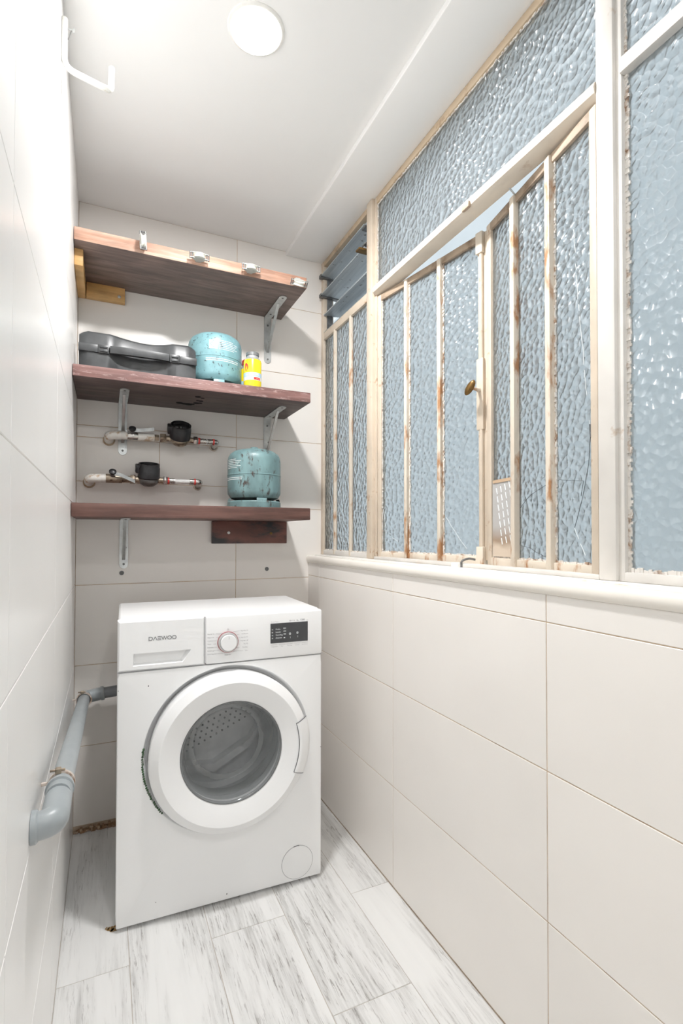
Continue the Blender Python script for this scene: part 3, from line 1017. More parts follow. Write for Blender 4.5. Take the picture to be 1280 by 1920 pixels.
# moss on the door recess, chips in the enamel
bm = bmesh.new()
for k in range(30):
    a0 = R(172+k*1.6)
    random.seed(k)
    rr = 0.2440 - random.random()*0.002
    p0 = (DC[0]+rr*math.cos(a0), 0.0002, DC[1]+rr*math.sin(a0))
    lathe(bm, [(0, 0.0022), (0.0022+random.random()*0.002, 0.0008), (0.003, -0.002)], p0, (0.6, -0.6, 0.2), 6)
tag(local('moss', bm, dirty('dark_green_moss', (0.05, 0.11, 0.05), (0.20, 0.22, 0.19), 0.5, 0.6, 80, 0.9)), kind='stuff')
for u, v, s in ((0.080, 0.660, 0.0016), (0.003, 0.655, 0.0010), (0.300, 0.028, 0.0016), (0.103, 0.0580, 0.0010), (0.594, 0.41, 0.001)):
    bm = bmesh.new()
    prism(bm, [(u-s, v-s), (u+s*0.6, v-s*1.4), (u+s, v+s), (u-s*0.3, v+s*1.7)], lambda a, b, d: (a, -d, b), -0.0002, 0.0002)
    local('chip', bm, M['ink'])

# ------------------------------------------------------------------ shelves
wood1 = wood('worn_red_shelf_wood', (0.13, 0.092, 0.080), (0.195, 0.145, 0.130), (0.26, 0.20, 0.182))
wood1f = wood('sanded_pink_shelf_edge', (0.36, 0.19, 0.13), (0.49, 0.30, 0.22), (0.62, 0.46, 0.38))
wood2 = wood('grey_brown_shelf_wood', (0.062, 0.043, 0.040), (0.098, 0.069, 0.064), (0.14, 0.105, 0.098))
wood2f = wood('scuffed_purple_shelf_edge', (0.165, 0.082, 0.075), (0.225, 0.122, 0.112), (0.36, 0.24, 0.225), scratch=(0.52, 0.40, 0.38))
wood3 = wood('dark_red_shelf_wood', (0.085, 0.040, 0.033), (0.125, 0.062, 0.050), (0.175, 0.098, 0.082))
pine = wood('yellow_pine', (0.52, 0.29, 0.10), (0.66, 0.40, 0.16), (0.74, 0.49, 0.22), (1.0, 6, 18))

def shelf(label, z0, th, x1, mats, yf=1.797):
    s = empty('wall_shelf', (0.30, 1.95, z0), 0, label, 'shelf', 'wooden shelves on the end wall')
    bm = bmesh.new()
    box(bm, A+0.001, x1, yf, D-0.0005, z0, z0+th, bev=0.003)
    for f in bm.faces:
        f.normal_update()
        if len(mats) > 1 and f.normal.y < -0.5: f.material_index = 1
    mk('board', bm, mats, s)
    return s

def bracket(s, x, zt, hl=0.224, vl=0.196, w=0.030):
    """zinc shelf bracket under a board whose underside is at zt"""
    b = empty('bracket', (x, D, zt))
    b.parent = s
    b.matrix_parent_inverse = WM[s.name].inverted()
    def plate(fn, L):
        poly = [(-w/2, 0), (w/2, 0), (w/2, L-w/2)]
        poly += [(w/2*math.cos(R(a)), L-w/2+w/2*math.sin(R(a))) for a in range(20, 180, 20)]
        poly += [(-w/2, L-w/2)]
        bm = bmesh.new()
        prism(bm, poly, fn, 0, 0.0028)
        return bm
    mk('wall_leg', plate(lambda u, v, d: (x+u, D-0.0004-d, zt-0.0004-v), vl), M['steel'], b)
    mk('shelf_leg', plate(lambda u, v, d: (x+u, D-0.0004-v, zt-0.0004-d), hl), M['steel'], b)
    bm = bmesh.new()
    ya, za, yb, zb = D-0.150, zt-0.003, D-0.003, zt-0.150
    for k, (p, q) in enumerate((((ya, za), (yb, zb)),)):
        dy, dz = q[0]-p[0], q[1]-p[1]
        l = math.hypot(dy, dz); ny, nz = -dz/l, dy/l
        prism(bm, [(-0.006, 0), (-0.002, 0.006), (0.002, 0.006), (0.006, 0), (0.004, -0.002), (-0.004, -0.002)],
              lambda u, v, d: (x+u, p[0]+dy*d - ny*v*-1, p[1]+dz*d - nz*v*-1), 0, 1)
    mk('brace', bm, M['steel'], b)
    for (yy, zz, dd) in ((D-0.0032, zt-0.035, (0, -1, 0)), (D-0.0032, zt-0.105, (0, -1, 0)), (D-0.0032, zt-vl+0.016, (0, -1, 0)),
                         (D-0.045, zt-0.0032, (0, 0, -1)), (D-0.205, zt-0.0032, (0, 0, -1))):
        xx = x + (0.006 if abs(zz-zt+0.105) < .001 else 0)
        bm = bmesh.new()
        lathe(bm, [(0.0042, 0), (0.0040, 0.0010), (0.0015, 0.0016), (0.0015, 0.0006), (0, 0.0006)], (xx, yy, zz), dd, 12)
        mk('screw', bm, M['steel_dark'], b)
    return b

s1 = shelf('top wooden shelf with pink sanded front edge and line pulleys', 2.010, 0.0425, 0.683, [wood1, wood1f])
bracket(s1, 0.6225, 2.010)
boxo('cleat', (A+0.0005, A+0.026, 1.850, D-0.001, 1.955, 2.0098), pine, s1, bev=0.002)
boxo('cleat', (A+0.028, 0.060, D-0.026, D-0.001, 1.955, 2.0098), pine, s1, bev=0.002)
latho('screw', [(0.006, 0), (0.005, 0.001), (0.002, 0.0015), (0, 0.0005)], (0.040, D-0.026, 1.975), (0, -1, 0), M['steel'], s1, 12)
s2 = shelf('middle wooden shelf carrying the grey tool case', 1.580, 0.0380, 0.700, [wood2, wood2f])
bracket(s2, 0.0565, 1.580)
bracket(s2, 0.6220, 1.580)
# round dark drips on the underside
drip_m = plain('black_drip', (0.012, 0.011, 0.012), 0.8, spec=0.1)
for x, y, rr in ((0.250, 2.006, .013), (0.268, 2.012, .012), (0.284, 2.012, .015), (0.297, 2.006, .009), (0.309, 1.983, .012), (0.321, 1.978, .009), (0.319, 1.946, .009), (0.308, 1.944, .007), (0.300, 1.890, .011), (0.318, 1.902, .007)):
    bm = bmesh.new()
    lathe(bm, [(0, 0.0006), (rr, 0.0004), (rr, -0.001)], (x, y, 1.5800), (0, 0, -1), 14)
    mk('drip_stain', bm, drip_m, s2)
s3 = shelf('bottom wooden shelf with dark red front edge', 1.138, 0.0440, 0.700, [wood3])
bracket(s3, 0.0635, 1.138, vl=0.184)
batten = dirty('charred_red_batten', (0.17, 0.070, 0.055), (0.035, 0.033, 0.035), 0.46, 0.60, 9, 0.5, stretch=(0.8, 1, 2.0), var=0.3)
boxo('batten', (0.390, 0.704, D-0.024, D-0.0005, 1.046, 1.1378), batten, s3, bev=0.002)
latho('screw', [(0.006, 0), (0.0055, 0.0012), (0.002, 0.0018), (0, 0.0008)], (0.456, D-0.024, 1.090), (0, -1, 0), M['steel'], s3, 12)
latho('screw', [(0.006, 0), (0.0055, 0.0012), (0.002, 0.0018), (0, 0.0008)], (0.634, D-0.024, 1.088), (0, -1, 0), M['brass'], s3, 12)

# empty screw plugs in the wall
for x, lb in ((0.057, 'dark screw plug in the tiles just under the left bracket'), (0.623, 'dark screw plug in the tiles under the red batten')):
    pz = empty('wall_plug', (x, D, 0.937), 0, lb, 'wall plug', 'screw plugs in the end wall')
    latho('sleeve', [(0.0085, 0), (0.0085, 0.002), (0.006, 0.0026), (0.0045, 0.001)], (x, D, 0.937), (0, -1, 0), M['rubber'], pz, 16)
    latho('screw', [(0.0046, 0), (0.0044, 0.003), (0.0018, 0.0036), (0, 0.002)], (x, D, 0.937), (0, -1, 0), M['steel_dark'], pz, 12)

# ------------------------------------------------------------------ clothesline pulleys along the top shelf
pul_grey = plain('grey_zinc_cheek', (0.52, 0.53, 0.50), 0.5, 0.2)
pul_white = plain('cream_nylon_wheel', (0.80, 0.80, 0.74), 0.4)
def pulley(x, z, roll, pitch, label):
    p = empty('line_pulley', (x, 1.797, z), 0, label, 'pulley', 'clothesline pulleys on the top shelf')
    T = Matrix.Translation((x, 1.797, z)) @ Matrix.Rotation(pitch, 4, 'X') @ Matrix.Rotation(roll, 4, 'Y')
    half = [(0.009, 0.0), (0.010, 0.008), (0.016, 0.015), (0.020, 0.022), (0.026, 0.025), (0.032, 0.026), (0.032, 0.031), (0.024, 0.033), (0.016, 0.034)]
    poly = half + [(-a, b) for a, b in half[::-1]]
    for zc in (-0.0095, 0.0075):
        bm = bmesh.new()
        prism(bm, poly, lambda u, v, d: T @ Vector((u, -v, d)), zc, zc+0.002)
        mk('cheek', bm, pul_grey, p)
    bm = bmesh.new()
    lathe(bm, [(0, -0.0070), (0.0215, -0.0070), (0.0225, -0.0055), (0.0175, -0.0015), (0.0175, 0.0015), (0.0225, 0.0055), (0.0215, 0.0070), (0, 0.0070)], (0, 0, 0), (0, 0, 1), 32)
    bm.transform(T @ Matrix.Translation((0, -0.024, 0)))
    mk('wheel', bm, pul_white, p)
    for sx in (-0.031, -0.0245, 0.0245, 0.031):
        bm = bmesh.new()
        tube(bm, [T @ Vector((sx, -0.0285, -0.011)), T @ Vector((sx, -0.0285, 0.011))], 0.0024, 8)
        mk('guide_pin', bm, M['steel_dark'], p)
    bm = bmesh.new()
    box(bm, -0.008, 0.008, -0.010, 0.0, -0.0075, 0.0075, bev=0.001, seg=1, M=T)
    mk('foot', bm, pul_grey, p)
pulley(0.104, 2.035, R(88), R(-8), 'upright line pulley, leftmost on the top shelf edge')
pulley(0.283, 2.030, R(0), R(4), 'flat line pulley second from the left on the top shelf edge')
pulley(0.462, 2.030, R(0), R(4), 'flat line pulley third from the left on the top shelf edge')
pulley(0.645, 2.034, R(0), R(42), 'line pulley drooping at the right end of the top shelf')

# ------------------------------------------------------------------ tool case
tcx, tcy, tcz = 0.103, 1.900, 1.618
case_m = plain('scuffed_black_case_plastic', (0.062, 0.065, 0.068), 0.36, var=0.35, scale=18)
tc = empty('tool_case', (tcx, tcy, tcz), 0, 'grey-black plastic tool case lying on the middle shelf', 'case')
YC0, YC1 = 1.868, 1.930
def case_top(x):           # height of the shell along its length: waisted behind the handle
    t = (x - tcx)/0.187
    k = max(0.0, 1-abs(t-0.12)/0.62)
    return 0.1390 - 0.0095*(k*k*(3-2*k))
for nm, za, zb in (('lower_shell', 0.0, 0.078), ('upper_shell', 0.0795, None)):
    bm = bmesh.new()
    N = 28
    rings = []
    for i in range(N+1):
        x = tcx-0.187+0.374*i/N
        e = min(i, N-i)
        ins = (0.012, 0.004, 0.0)[min(e, 2)]
        top = zb if zb else case_top(x) - ins*0.8
        t = abs((x-tcx-0.008)/0.098)
        dip = 0.0
        if t < 1: dip = 0.022*(1-t*t)**0.5 if nm == 'lower_shell' else 0.016*(1-t**4)
        y0 = YC0+ins+dip; y1 = YC1-ins
        bz = 0.004
        rings.append([(x, y0+bz, tcz+za), (x, y0, tcz+za+bz), (x, y0+(0.006 if zb is None else 0), tcz+top-0.010), (x, y0+(0.010 if zb is None else 0), tcz+top-0.003), (x, y0+0.016, tcz+top), (x, y1-0.006, tcz+top), (x, y1, tcz+top-0.006), (x, y1, tcz+za)])
    vr = [[bm.verts.new(q) for q in r_] for r_ in rings]
    for p, q in zip(vr, vr[1:]):
        for i in range(8):
            j = (i+1) % 8
            bm.faces.new((p[i], p[j], q[j], q[i]))
    bm.faces.new(vr[0]); bm.faces.new(vr[-1][::-1])
    mk(nm, bm, case_m, tc, sharp=40)
zs = tcz+0.078
boxo('rim', (tcx-0.188, tcx-0.130, YC0-0.005, YC0+0.010, zs-0.012, zs+0.014), case_m, tc, bev=0.002)
boxo('rim', (tcx+0.130, tcx+0.188, YC0-0.005, YC0+0.010, zs-0.012, zs+0.014), case_m, tc, bev=0.002)
for sx in (-1, 1):
    xx = tcx+sx*0.113
    bm = bmesh.new()
    box(bm, xx-0.017, xx+0.017, YC0-0.007, YC0+0.006, zs-0.013, zs+0.016, bev=0.002)
    box(bm, xx-0.012, xx+0.012, YC0-0.010, YC0-0.005, zs-0.009, zs-0.002, bev=0.0012)
    box(bm, xx-0.012, xx+0.012, YC0-0.010, YC0-0.005, zs+0.004, zs+0.011, bev=0.0012)
    mk('latch', bm, case_m, tc)
bm = bmesh.new()
hw = 0.094
for i in range(24):
    t0, t1 = -1+2*i/24, -1+2*(i+1)/24
    y0, y1 = YC0-0.006-0.006*(1-t0**4), YC0-0.006-0.006*(1-t1**4)
    v = []
    for (t, yy) in ((t0, y0), (t1, y1)):
        x = tcx+0.0+t*hw
        v.append([bm.verts.new((x, yy-0.004, zs-0.011)), bm.verts.new((x, yy-0.006, zs)), bm.verts.new((x, yy-0.004, zs+0.013)), bm.verts.new((x, yy+0.010, zs+0.013)), bm.verts.new((x, yy+0.010, zs-0.011))])
    for a in range(5):
        b = (a+1) % 5
        bm.faces.new((v[0][a], v[0][b], v[1][b], v[1][a]))
bmesh.ops.remove_doubles(bm, verts=bm.verts[:], dist=1e-5)
bmesh.ops.holes_fill(bm, edges=bm.edges[:])
mk('handle', bm, case_m, tc)

# ------------------------------------------------------------------ gas cylinders
gas_m = dirty('chipped_blue_gas_paint', (0.21, 0.40, 0.44), (0.055, 0.085, 0.09), 0.60, 0.66, 85, 0.36, stretch=(1, 1, 0.8), var=0.12)
gas_m2 = dirty('stained_blue_gas_paint', (0.155, 0.255, 0.265), (0.06, 0.045, 0.04), 0.555, 0.66, 60, 0.40, stretch=(1, 1, 0.45), var=0.2)
def gas(x, y, z, mat, label, turn, sticker):
    g = empty('gas_cylinder', (x, y, z), 0, label, 'gas cylinder', 'blue camping gas cylinders')
    c = (x, y, z)
    prof = [(0, 0.034), (0.070, 0.030), (0.090, 0.038), (0.0990, 0.052), (0.1000, 0.062), (0.1000, 0.1210), (0.1012, 0.1222), (0.1012, 0.1248), (0.1000, 0.1260), (0.1000, 0.180), (0.0975, 0.193), (0.0900, 0.206), (0.0760, 0.216), (0.0560, 0.222), (0.0300, 0.2255), (0.0150, 0.227), (0, 0.227)]
    latho('body', prof, c, (0, 0, 1), mat, g, 64)
    latho('collar', [(0.0150, 0.222), (0.0150, 0.233), (0.0120, 0.2345), (0.0110, 0.230), (0, 0.229)], c, (0, 0, 1), mat, g, 24)
    latho('foot_ring', [(0.0960, 0.001), (0.1005, 0.0), (0.1005, 0.022), (0.0975, 0.026), (0.0955, 0.026), (0.0955, 0.002)], c, (0, 0, 1), mat, g, 64)
    for k in range(4):
        a = turn + k*math.pi/2
        bm = bmesh.new()
        lathe(bm, [(0.0915, 0.024), (0.0990, 0.024), (0.0985, 0.030), (0.0960, 0.036), (0.0915, 0.036)], c, (0, 0, 1), 6, a-0.20, a+0.20)
        mk('foot_tab', bm, mat, g)
    # printed lines follow the shell
    def on(u, v, d):
        a = turn + u/0.1003
        rr = 0.1001 + d
        return Vector((x+rr*math.sin(a), y-rr*math.cos(a), z+v))
    bm = bmesh.new()
    random.seed(3)
    for k in range(6):
        u = 0.0
        L = (0.055, 0.078, 0.072, 0.066, 0.070, 0.05)[k]
        while u < L:
            w = random.uniform(0.004, 0.010)
            strokes(bm, [[(u, 0.178-k*0.0062), (u+w, 0.178-k*0.0062)]], 0.0019, on, 0, 0.0003)
            u += w+0.003
    for k in range(2):
        u = -0.048
        while u < 0.080:
            w = random.uniform(0.004, 0.010)
            strokes(bm, [[(u, 0.1105-k*0.0065), (u+w, 0.1105-k*0.0065)]], 0.0022, on, 0, 0.0003)
            u += w+0.0025
    tag(mk('safety_print', bm, M['paper_white'], g), kind='stuff')
    if sticker:
        bm = bmesh.new()
        for i in range(6):
            u0, u1 = -0.037+0.030*i/6, -0.037+0.030*(i+1)/6
            prism(bm, [(u0, 0.146), (u1, 0.146), (u1, 0.178), (u0, 0.178)], on, 0.0001, 0.0005)
        st = mk('sticker', bm, plain('white_sticker', (0.74, 0.77, 0.72), 0.5), g)
        bm = bmesh.new()
        cu, cv = -0.022, 0.163
        strokes(bm, [[(cu-0.011, cv), (cu, cv+0.012), (cu+0.011, cv), (cu, cv-0.012), (cu-0.011, cv)]], 0.0020, on, 0.0004, 0.0008)
        strokes(bm, [[(cu-0.004, cv-0.003), (cu+0.004, cv-0.003)], [(cu-0.004, cv+0.003), (cu+0.004, cv+0.003)]], 0.0018, on, 0.0004, 0.0008)
        mk('hazard_diamond', bm, plain('sticker_ink', (0.20, 0.34, 0.36), 0.5), st)
        bm = bmesh.new()
        strokes(bm, [[(-0.004, 0.092), (0.000, 0.084)], [(0.006, 0.086), (0.010, 0.082), (0.008, 0.090)]], 0.002, on, 0, 0.0003)
        mk('stamped_mark', bm, M['ink'], g)
gas(0.3785, 1.985, 1.618, gas_m, 'light blue gas cylinder with white sticker beside the tool case', R(-2), True)
gas(0.5165, 1.920, 1.182, gas_m2, 'stained blue gas cylinder alone on the bottom shelf', R(-88), False)

# ------------------------------------------------------------------ small gas cartridges
def cartridge(x, y, z, label, front):
    g = empty('gas_cartridge', (x, y, z), 0, label, 'gas can', 'yellow gas cartridges on the middle shelf')
    c = (x, y, z)
    m, t, p = nt('yellow_cartridge_print')
    v = coords(t)
    s = t.nodes.new('ShaderNodeSeparateXYZ'); lnk(t, v, s.inputs[0])
    r_ = ramp(t, math_n(t, 'MULTIPLY', s.outputs['Z'], 8.0), [(0.0, (0.80, 0.62, 0.02)), (0.26, (0.80, 0.62, 0.02)), (0.265, (0.72, 0.74, 0.70)), (0.36, (0.72, 0.74, 0.70)), (0.365, (0.42, 0.60, 0.72)), (0.485, (0.42, 0.60, 0.72)), (0.49, (0.86, 0.68, 0.02)), (1.0, (0.86, 0.68, 0.02))])
    for n_ in t.nodes:
        if n_.type == 'VALTORGB': n_.color_ramp.interpolation = 'CONSTANT'
    lnk(t, r_, p.inputs['Base Color']); p.inputs['Roughness'].default_value = 0.22
    latho('can', [(0, 0.001), (0.030, 0.0), (0.0330, 0.003), (0.0330, 0.106), (0.0310, 0.112)], c, (0, 0, 1), m, g, 40)
    latho('shoulder', [(0.0312, 0.1115), (0.0260, 0.119), (0.0225, 0.121), (0.0215, 0.129), (0.0215, 0.133)], c, (0, 0, 1), plain('tin_shoulder', (0.62, 0.63, 0.64), 0.3, 0.6), g, 40)
    if front:
        latho('cap', [(0.0215, 0.1285), (0.0240, 0.1300), (0.0240, 0.1400), (0.0225, 0.1420), (0.012, 0.1425), (0.010, 0.138), (0, 0.138)], c, (0, 0, 1), plain('grey_cap', (0.22, 0.23, 0.235), 0.35, 0.3), g, 32)
        def on(u, v, d):
            a = u/0.0331 - 0.16
            return Vector((x+(0.0331+d)*math.sin(a), y-(0.0331+d)*math.cos(a), z+v))
        bm = bmesh.new()
        pts = [(-0.034, 0.070), (-0.026, 0.068), (-0.021, 0.074), (-0.019, 0.082), (-0.021, 0.090), (-0.027, 0.097), (-0.034, 0.094)]
        prism(bm, pts, on, 0.0, 0.0003)
        mk('flame_print', bm, M['red'], g)
        bm = bmesh.new()
        strokes(bm, [[(0.006+k*0.002, 0.0395), (0.008+k*0.002, 0.0395)] for k in range(9)], 0.009, on, 0, 0.0003)
        mk('red_band', bm, M['red'], g)
        bm = bmesh.new()
        strokes(bm, [[(-0.028, 0.050), (-0.025, 0.056), (-0.022, 0.050)], [(0.010, 0.053), (0.013, 0.058), (0.016, 0.053)], [(0.018, 0.058), (0.018, 0.052), (0.023, 0.052)], [(0.013, 0.040), (0.023, 0.040)]], 0.0017, on, 0.0003, 0.0006)
        tag(mk('can_print', bm, M['paper_white'], g), kind='stuff')
    else:
        latho('cap', [(0.020, 0.1285), (0.0225, 0.130), (0.0225, 0.148), (0.019, 0.152), (0, 0.153)], c, (0, 0, 1), M['red'], g, 32)
cartridge(0.4945, 1.868, 1.618, 'yellow gas cartridge with grey cap at the front of the middle shelf', True)
cartridge(0.5060, 1.985, 1.618, 'red-capped yellow cartridge half hidden behind the grey-capped one', False)

# ------------------------------------------------------------------ water meters on the wall
white_pipe = dirty('stained_white_pipe', (0.74, 0.72, 0.68), (0.48, 0.34, 0.22), 0.56, 0.68, 45, 0.5)
brass_w = dirty('tarnished_brass', (0.40, 0.33, 0.25), (0.16, 0.12, 0.09), 0.48, 0.66, 55, 0.35, 0.6)
chrome = plain('scratched_chrome', (0.60, 0.58, 0.55), 0.25, 0.9, 0.15, 60)
clear_m = plain('smoky_meter_body', (0.12, 0.115, 0.11), 0.3, var=0.4, scale=50)
def meter(x0, z, mdir, upper, label):
    YA = D-0.062
    g = empty('water_meter', (x0, YA, z), 0, label, 'water meter', 'water meters between the shelves')
    ax = (1, 0, 0)
    P = lambda dx, dz=0, dy=0: (x0+dx, YA+dy, z+dz)
    tubeo('inlet_elbow', rounded([(x0, D-0.001, z-0.012), (x0, YA, z-0.002), P(0.04)], 0.03, 8), 0.0165, white_pipe, g, 18)
    latho('wall_collar', [(0.021, 0), (0.021, 0.004), (0.015, 0.010)], (x0, D-0.0005, z-0.012), (0, -1, 0), dirty('tan_plaster', (0.50, 0.40, 0.29), (0.30, 0.2, 0.12), 0.5, 0.7, 50, 0.9), g, 20)
    if upper:
        segs = [('inlet_pipe', 0.035, 0.075, 0.0150, white_pipe), ('valve_body', 0.062, 0.098, 0.0165, chrome), ('pipe_joint', 0.095, 0.156, 0.0155, white_pipe), ('nut', 0.156, 0.172, 0.0125, brass_w), ('union_nut', 0.176, 0.197, 0.0180, brass_w)]
        mx = 0.248
    else:
        segs = [('inlet_pipe', 0.035, 0.058, 0.0160, white_pipe), ('valve_body', 0.055, 0.110, 0.0165, brass_w), ('pipe_joint', 0.106, 0.150, 0.0125, brass_w), ('union_nut', 0.138, 0.156, 0.0180, brass_w)]
        mx = 0.202
    for nm, a, b, rr, m in segs:
        sg = 6 if 'nut' in nm else 20
        latho(nm, [(0, 0), (rr*0.94, 0), (rr, 0.0015), (rr, b-a-0.0015), (rr*0.94, b-a), (0, b-a)], P(a), ax, m, g, sg)
    # lever valve
    vx = 0.078
    latho('valve_stem', [(0.0075, 0), (0.0075, 0.030), (0, 0.030)], P(vx), (0, -0.80, 0.60), M['steel_dark'], g, 12)
    kc = Vector(P(vx)) + Vector((0, -0.80, 0.60))*0.026
    latho('valve_cap', [(0.0105, 0.004), (0.0125, 0.007), (0.0125, 0.013), (0.006, 0.017), (0, 0.017)], kc, (0, -0.80, 0.60), M['black'], g, 14)
    slopez = 0.010 if upper else -0.026
    bm = bmesh.new()
    k0 = kc
    pts = [(0.0, 0.0), (0.026, 0.002 if upper else -0.004), (0.075, slopez)]
    for (a, za), (b, zb) in zip(pts, pts[1:]):
        vs = box(bm, 0, 1, -0.010, -0.006, -0.0065, 0.0065)
        for v in vs:
            t = v.co.x
            v.co = Vector((k0.x+a+(b-a)*t, k0.y+v.co.y, k0.z+za+(zb-za)*t+v.co.z))
    mk('lever', bm, plain('dull_lever_steel', (0.34, 0.35, 0.35), 0.35, 0.6, 0.25, 50), g)
    # meter body and register
    bo = Vector(P(mx)); md = Vector(mdir).normalized()
    latho('inlet_port', [(0.0115, -0.052), (0.0115, 0.050)], bo, ax, brass_w, g, 18)
    latho('body', [(0, -0.024), (0.020, -0.022), (0.032, -0.012), (0.036, 0.002), (0.034, 0.008), (0.030, 0.010), (0, 0.010)], bo, md, brass_w if upper else clear_m, g, 36)
    latho('register', [(0.034, 0.006), (0.039, 0.010), (0.039, 0.046), (0.037, 0.050), (0.0375, 0.062), (0.034, 0.062), (0.033, 0.050), (0, 0.049)], bo, md, M['black'], g, 40)
    X_, Y_, Z_ = frame(md)
    bm = bmesh.new()
    hc = bo + md*0.044 + Vector((-0.040, 0, 0))
    box(bm, -0.008, 0.010, -0.016, 0.016, -0.018, 0.014, bev=0.004, M=Matrix.Translation(hc) @ Matrix((Vector((1, 0, 0)), md.cross(Vector((1, 0, 0))), md)).transposed().to_4x4())
    mk('lid_hinge', bm, M['black'], g)
    bm = bmesh.new()
    bx = Vector((1, 0, 0)); by = md.cross(bx)
    for u, v, w, h in ((-0.014, 0.004, 0.010, 0.006), (0.001, 0.004, 0.004, 0.014), (0.014, 0.002, 0.012, 0.003), (-0.012, -0.008, 0.006, 0.004)):
        prism(bm, [(u-w/2, v-h/2), (u+w/2, v-h/2), (u+w/2, v+h/2), (u-w/2, v+h/2)], lambda a, b, d: bo+md*(0.0492+d)+bx*a+by*b, 0, 0.0006)
    mk('dial_print', bm, M['ink_light'], g)
    # outlet side: nut, press coupling with red rings, end elbow into the wall
    ox = mx+0.050
    L = 0.388-ox if upper else 0.390-ox
    latho('outlet_nut', [(0, 0), (0.0155, 0), (0.017, 0.002), (0.017, 0.014), (0.0155, 0.016), (0, 0.016)], P(ox), ax, chrome, g, 6)
    latho('outlet_pipe', [(0.0085, 0.012), (0.0085, L-0.01)], P(ox), ax, plain('white_pipe', (0.78, 0.78, 0.77), 0.4), g, 18)
    def sleeve(a, b):
        prof = [(0.0100, a)]
        n = 4
        for k in range(n):
            u = a+(b-a)*k/n; w = (b-a)/n
            prof += [(0.0112, u+w*0.1), (0.0112, u+w*0.75), (0.0100, u+w*0.85)]
        return prof + [(0.0100, b)]
    if upper: sl_ = [(0.026, 0.050), (0.054, 0.074)]; rings = [0.022, 0.078]
    else: sl_ = [(0.024, 0.044), (L-0.040, L-0.022)]; rings = [0.020, L-0.020]
    for a, b in sl_:
        latho('press_sleeve', sleeve(a, b), P(ox), ax, chrome, g, 20)
    for a in rings:
        latho('red_ring', [(0.010, a-0.003), (0.0128, a-0.003), (0.0128, a+0.003), (0.010, a+0.003)], P(ox), ax, M['red'], g, 20)
    ex = ox+L
    tubeo('end_elbow', rounded([P(ex-0.018), P(ex), (x0+ex, D-0.001, z-0.010)], 0.022, 8), 0.0110, chrome, g, 16)
    latho('outlet_collar', [(0.017, 0), (0.016, 0.004), (0.012, 0.006)], (x0+ex, D-0.0005, z-0.010), (0, -1, 0), plain('plaster_ring', (0.62, 0.55, 0.46), 0.9), g, 18)
    return g
meter(0.009, 1.448, (0, -0.60, 0.80), True, 'upper water meter with brass body, right under the middle shelf')
meter(-0.056, 1.287, (0, -0.30, 0.95), False, 'lower water meter with dark body, left above the bottom shelf')

# ------------------------------------------------------------------ grey drain pipe on the left wall
PN = Vector((A+0.031, 0.950, 0.651)); PF = Vector((A+0.036, 2.055, 0.500))
dp = empty('drain_pipe', (A, 0.9, 0.65), 0, 'grey plastic drain pipe clamped along the left wall to the machine', 'pipe')
dv = (PF-PN).normalized()
tubeo('long_pipe', [PN+dv*0.03, PF-dv*0.03], 0.0188, M['pvc'], dp, 24)
near = rounded([(A+0.001, 0.908, 0.637), (A+0.031, 0.908, 0.640), PN+dv*0.070], 0.040, 10)
tubeo('wall_elbow', near, 0.0208, M['pvc'], dp, 24)
latho('elbow_socket', [(0.0188, -0.002), (0.0226, -0.001), (0.0226, 0.010), (0.0208, 0.012)], PN+dv*0.058, dv, M['pvc'], dp, 28)
latho('wall_flange', [(0.0205, 0.0), (0.0240, 0.0), (0.0240, 0.007), (0.0208, 0.010)], (A+0.0005, 0.908, 0.637), (1, 0, 0), M['pvc'], dp, 28)
far = rounded([PF-dv*0.055, PF, PF+Vector((0.060, 0, 0.008))], 0.036, 10)
tubeo('corner_elbow', far, 0.0225, M['pvc'], dp, 24)
hd_ = Vector((1, 0, 0.10)).normalized()
latho('corner_socket', [(0.021, 0), (0.0248, 0.001), (0.0248, 0.010), (0.0225, 0.012)], PF+Vector((0.052, 0, 0.007)), hd_, M['pvc'], dp, 28)
tubeo('short_pipe', [PF+Vector((0.055, 0, 0.0075)), PF+Vector((0.30, 0, 0.024))], 0.0195, plain('shaded_grey_pvc', (0.22, 0.235, 0.25), 0.4), dp, 24)  # same pipe, its shade at the far end put into a darker grey
clamp_m = dirty('pinkish_clamp', (0.62, 0.54, 0.48), (0.38, 0.24, 0.16), 0.5, 0.65, 60, 0.5, 0.2)
for t in (0.095, 1.050):
    c = PN+dv*t
    rr = 0.0198 if t < 0.5 else 0.0232
    cl = empty('pipe_clamp', c)
    cl.parent = dp
    cl.matrix_parent_inverse = WM[dp.name].inverted()
    latho('band', [(rr-0.001, -0.006), (rr+0.0022, -0.006), (rr+0.0022, 0.006), (rr-0.001, 0.006)], c, dv, clamp_m, cl, 28)
    tubeo('anchor_bolt', [(A+0.0005, c.y, c.z+0.004), (c.x-rr+0.002, c.y, c.z+0.004)], 0.0035, clamp_m, cl, 8)
    up = c + Vector((-0.004, 0, rr+0.005))
    bm = bmesh.new()
    box(bm, up.x-0.006, up.x+0.004, up.y-0.005, up.y+0.005, up.z-0.006, up.z+0.004, bev=0.001, seg=1)
    tube(bm, [up+Vector((-0.014, 0, 0)), up+Vector((0.010, 0, 0))], 0.0022, 8)
    mk('clamp_screw', bm, brass_w, cl)

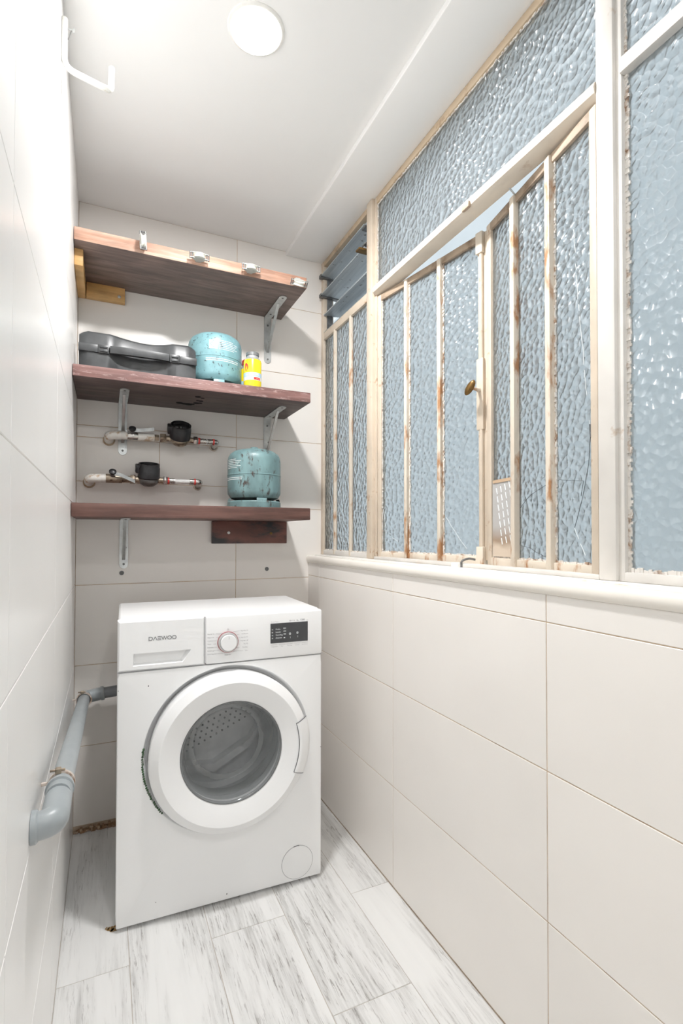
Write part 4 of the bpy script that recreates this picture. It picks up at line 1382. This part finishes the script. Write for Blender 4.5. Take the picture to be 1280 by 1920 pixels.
# ------------------------------------------------------------------ hook near the ceiling on the left wall
hk = empty('wall_hook', (A, 1.30, 2.245), 0, 'white painted metal hook high on the left wall', 'hook')
hk_m = dirty('chipped_white_hook_paint', (0.62, 0.62, 0.59), (0.42, 0.38, 0.30), 0.62, 0.7, 60, 0.4)
tubeo('rod', rounded([(A+0.006, 1.300, 2.252), (A+0.006, 1.300, 2.140), (-0.016, 1.300, 2.124), (0.0035, 1.300, 2.122), (0.0045, 1.300, 2.176)], 0.024, 8), 0.0068, hk_m, hk, 14)
latho('screw', [(0.002, 0), (0.002, 0.010), (0.0055, 0.0115), (0.0055, 0.014), (0, 0.0145)], (A+0.012, 1.300, 2.232), (1, 0, 0), M['steel'], hk, 12)
tubeo('wire', [(A+0.020, 1.300, 2.231), (A+0.0135, 1.298, 2.205)], 0.0009, M['steel_dark'], hk, 6)

# ------------------------------------------------------------------ recessed ceiling lamp, and an added one for fill
em, t_, p_ = nt('lamp_diffuser')
p_.inputs['Base Color'].default_value = (0.9, 0.9, 0.88, 1)
p_.inputs['Emission Color'].default_value = (1.0, 0.97, 0.92, 1)
p_.inputs['Emission Strength'].default_value = 6.0
trim_m = plain('white_lamp_trim', (0.84, 0.83, 0.80), 0.35)
def lamp(x, y, label, power):
    g = empty('ceiling_lamp', (x, y, HC), 0, label, 'lamp', 'round recessed ceiling lamps')
    latho('trim_ring', [(0.0690, 0.0002), (0.0685, 0.002), (0.064, 0.005), (0.0605, 0.005), (0.0600, 0.0002)], (x, y, HC), (0, 0, -1), trim_m, g, 48)
    latho('diffuser', [(0.0602, 0.0005), (0.0600, 0.007), (0.050, 0.0105), (0, 0.0115)], (x, y, HC), (0, 0, -1), em, g, 40)
    l = disc_light('lamp_light', (x, y, HC-0.0135), power, 0.056, (1.0, 0.99, 0.982))
    l.parent = g
    l.matrix_parent_inverse = WM[g.name].inverted()
lamp(0.325, 1.205, 'round glowing ceiling lamp in front of the shelves', LAMP_W)
lamp(0.325, -0.35, 'added fill lamp on the ceiling, unseen behind the camera', LAMP_W*0.45)  # added out of view to brighten the room from the camera side
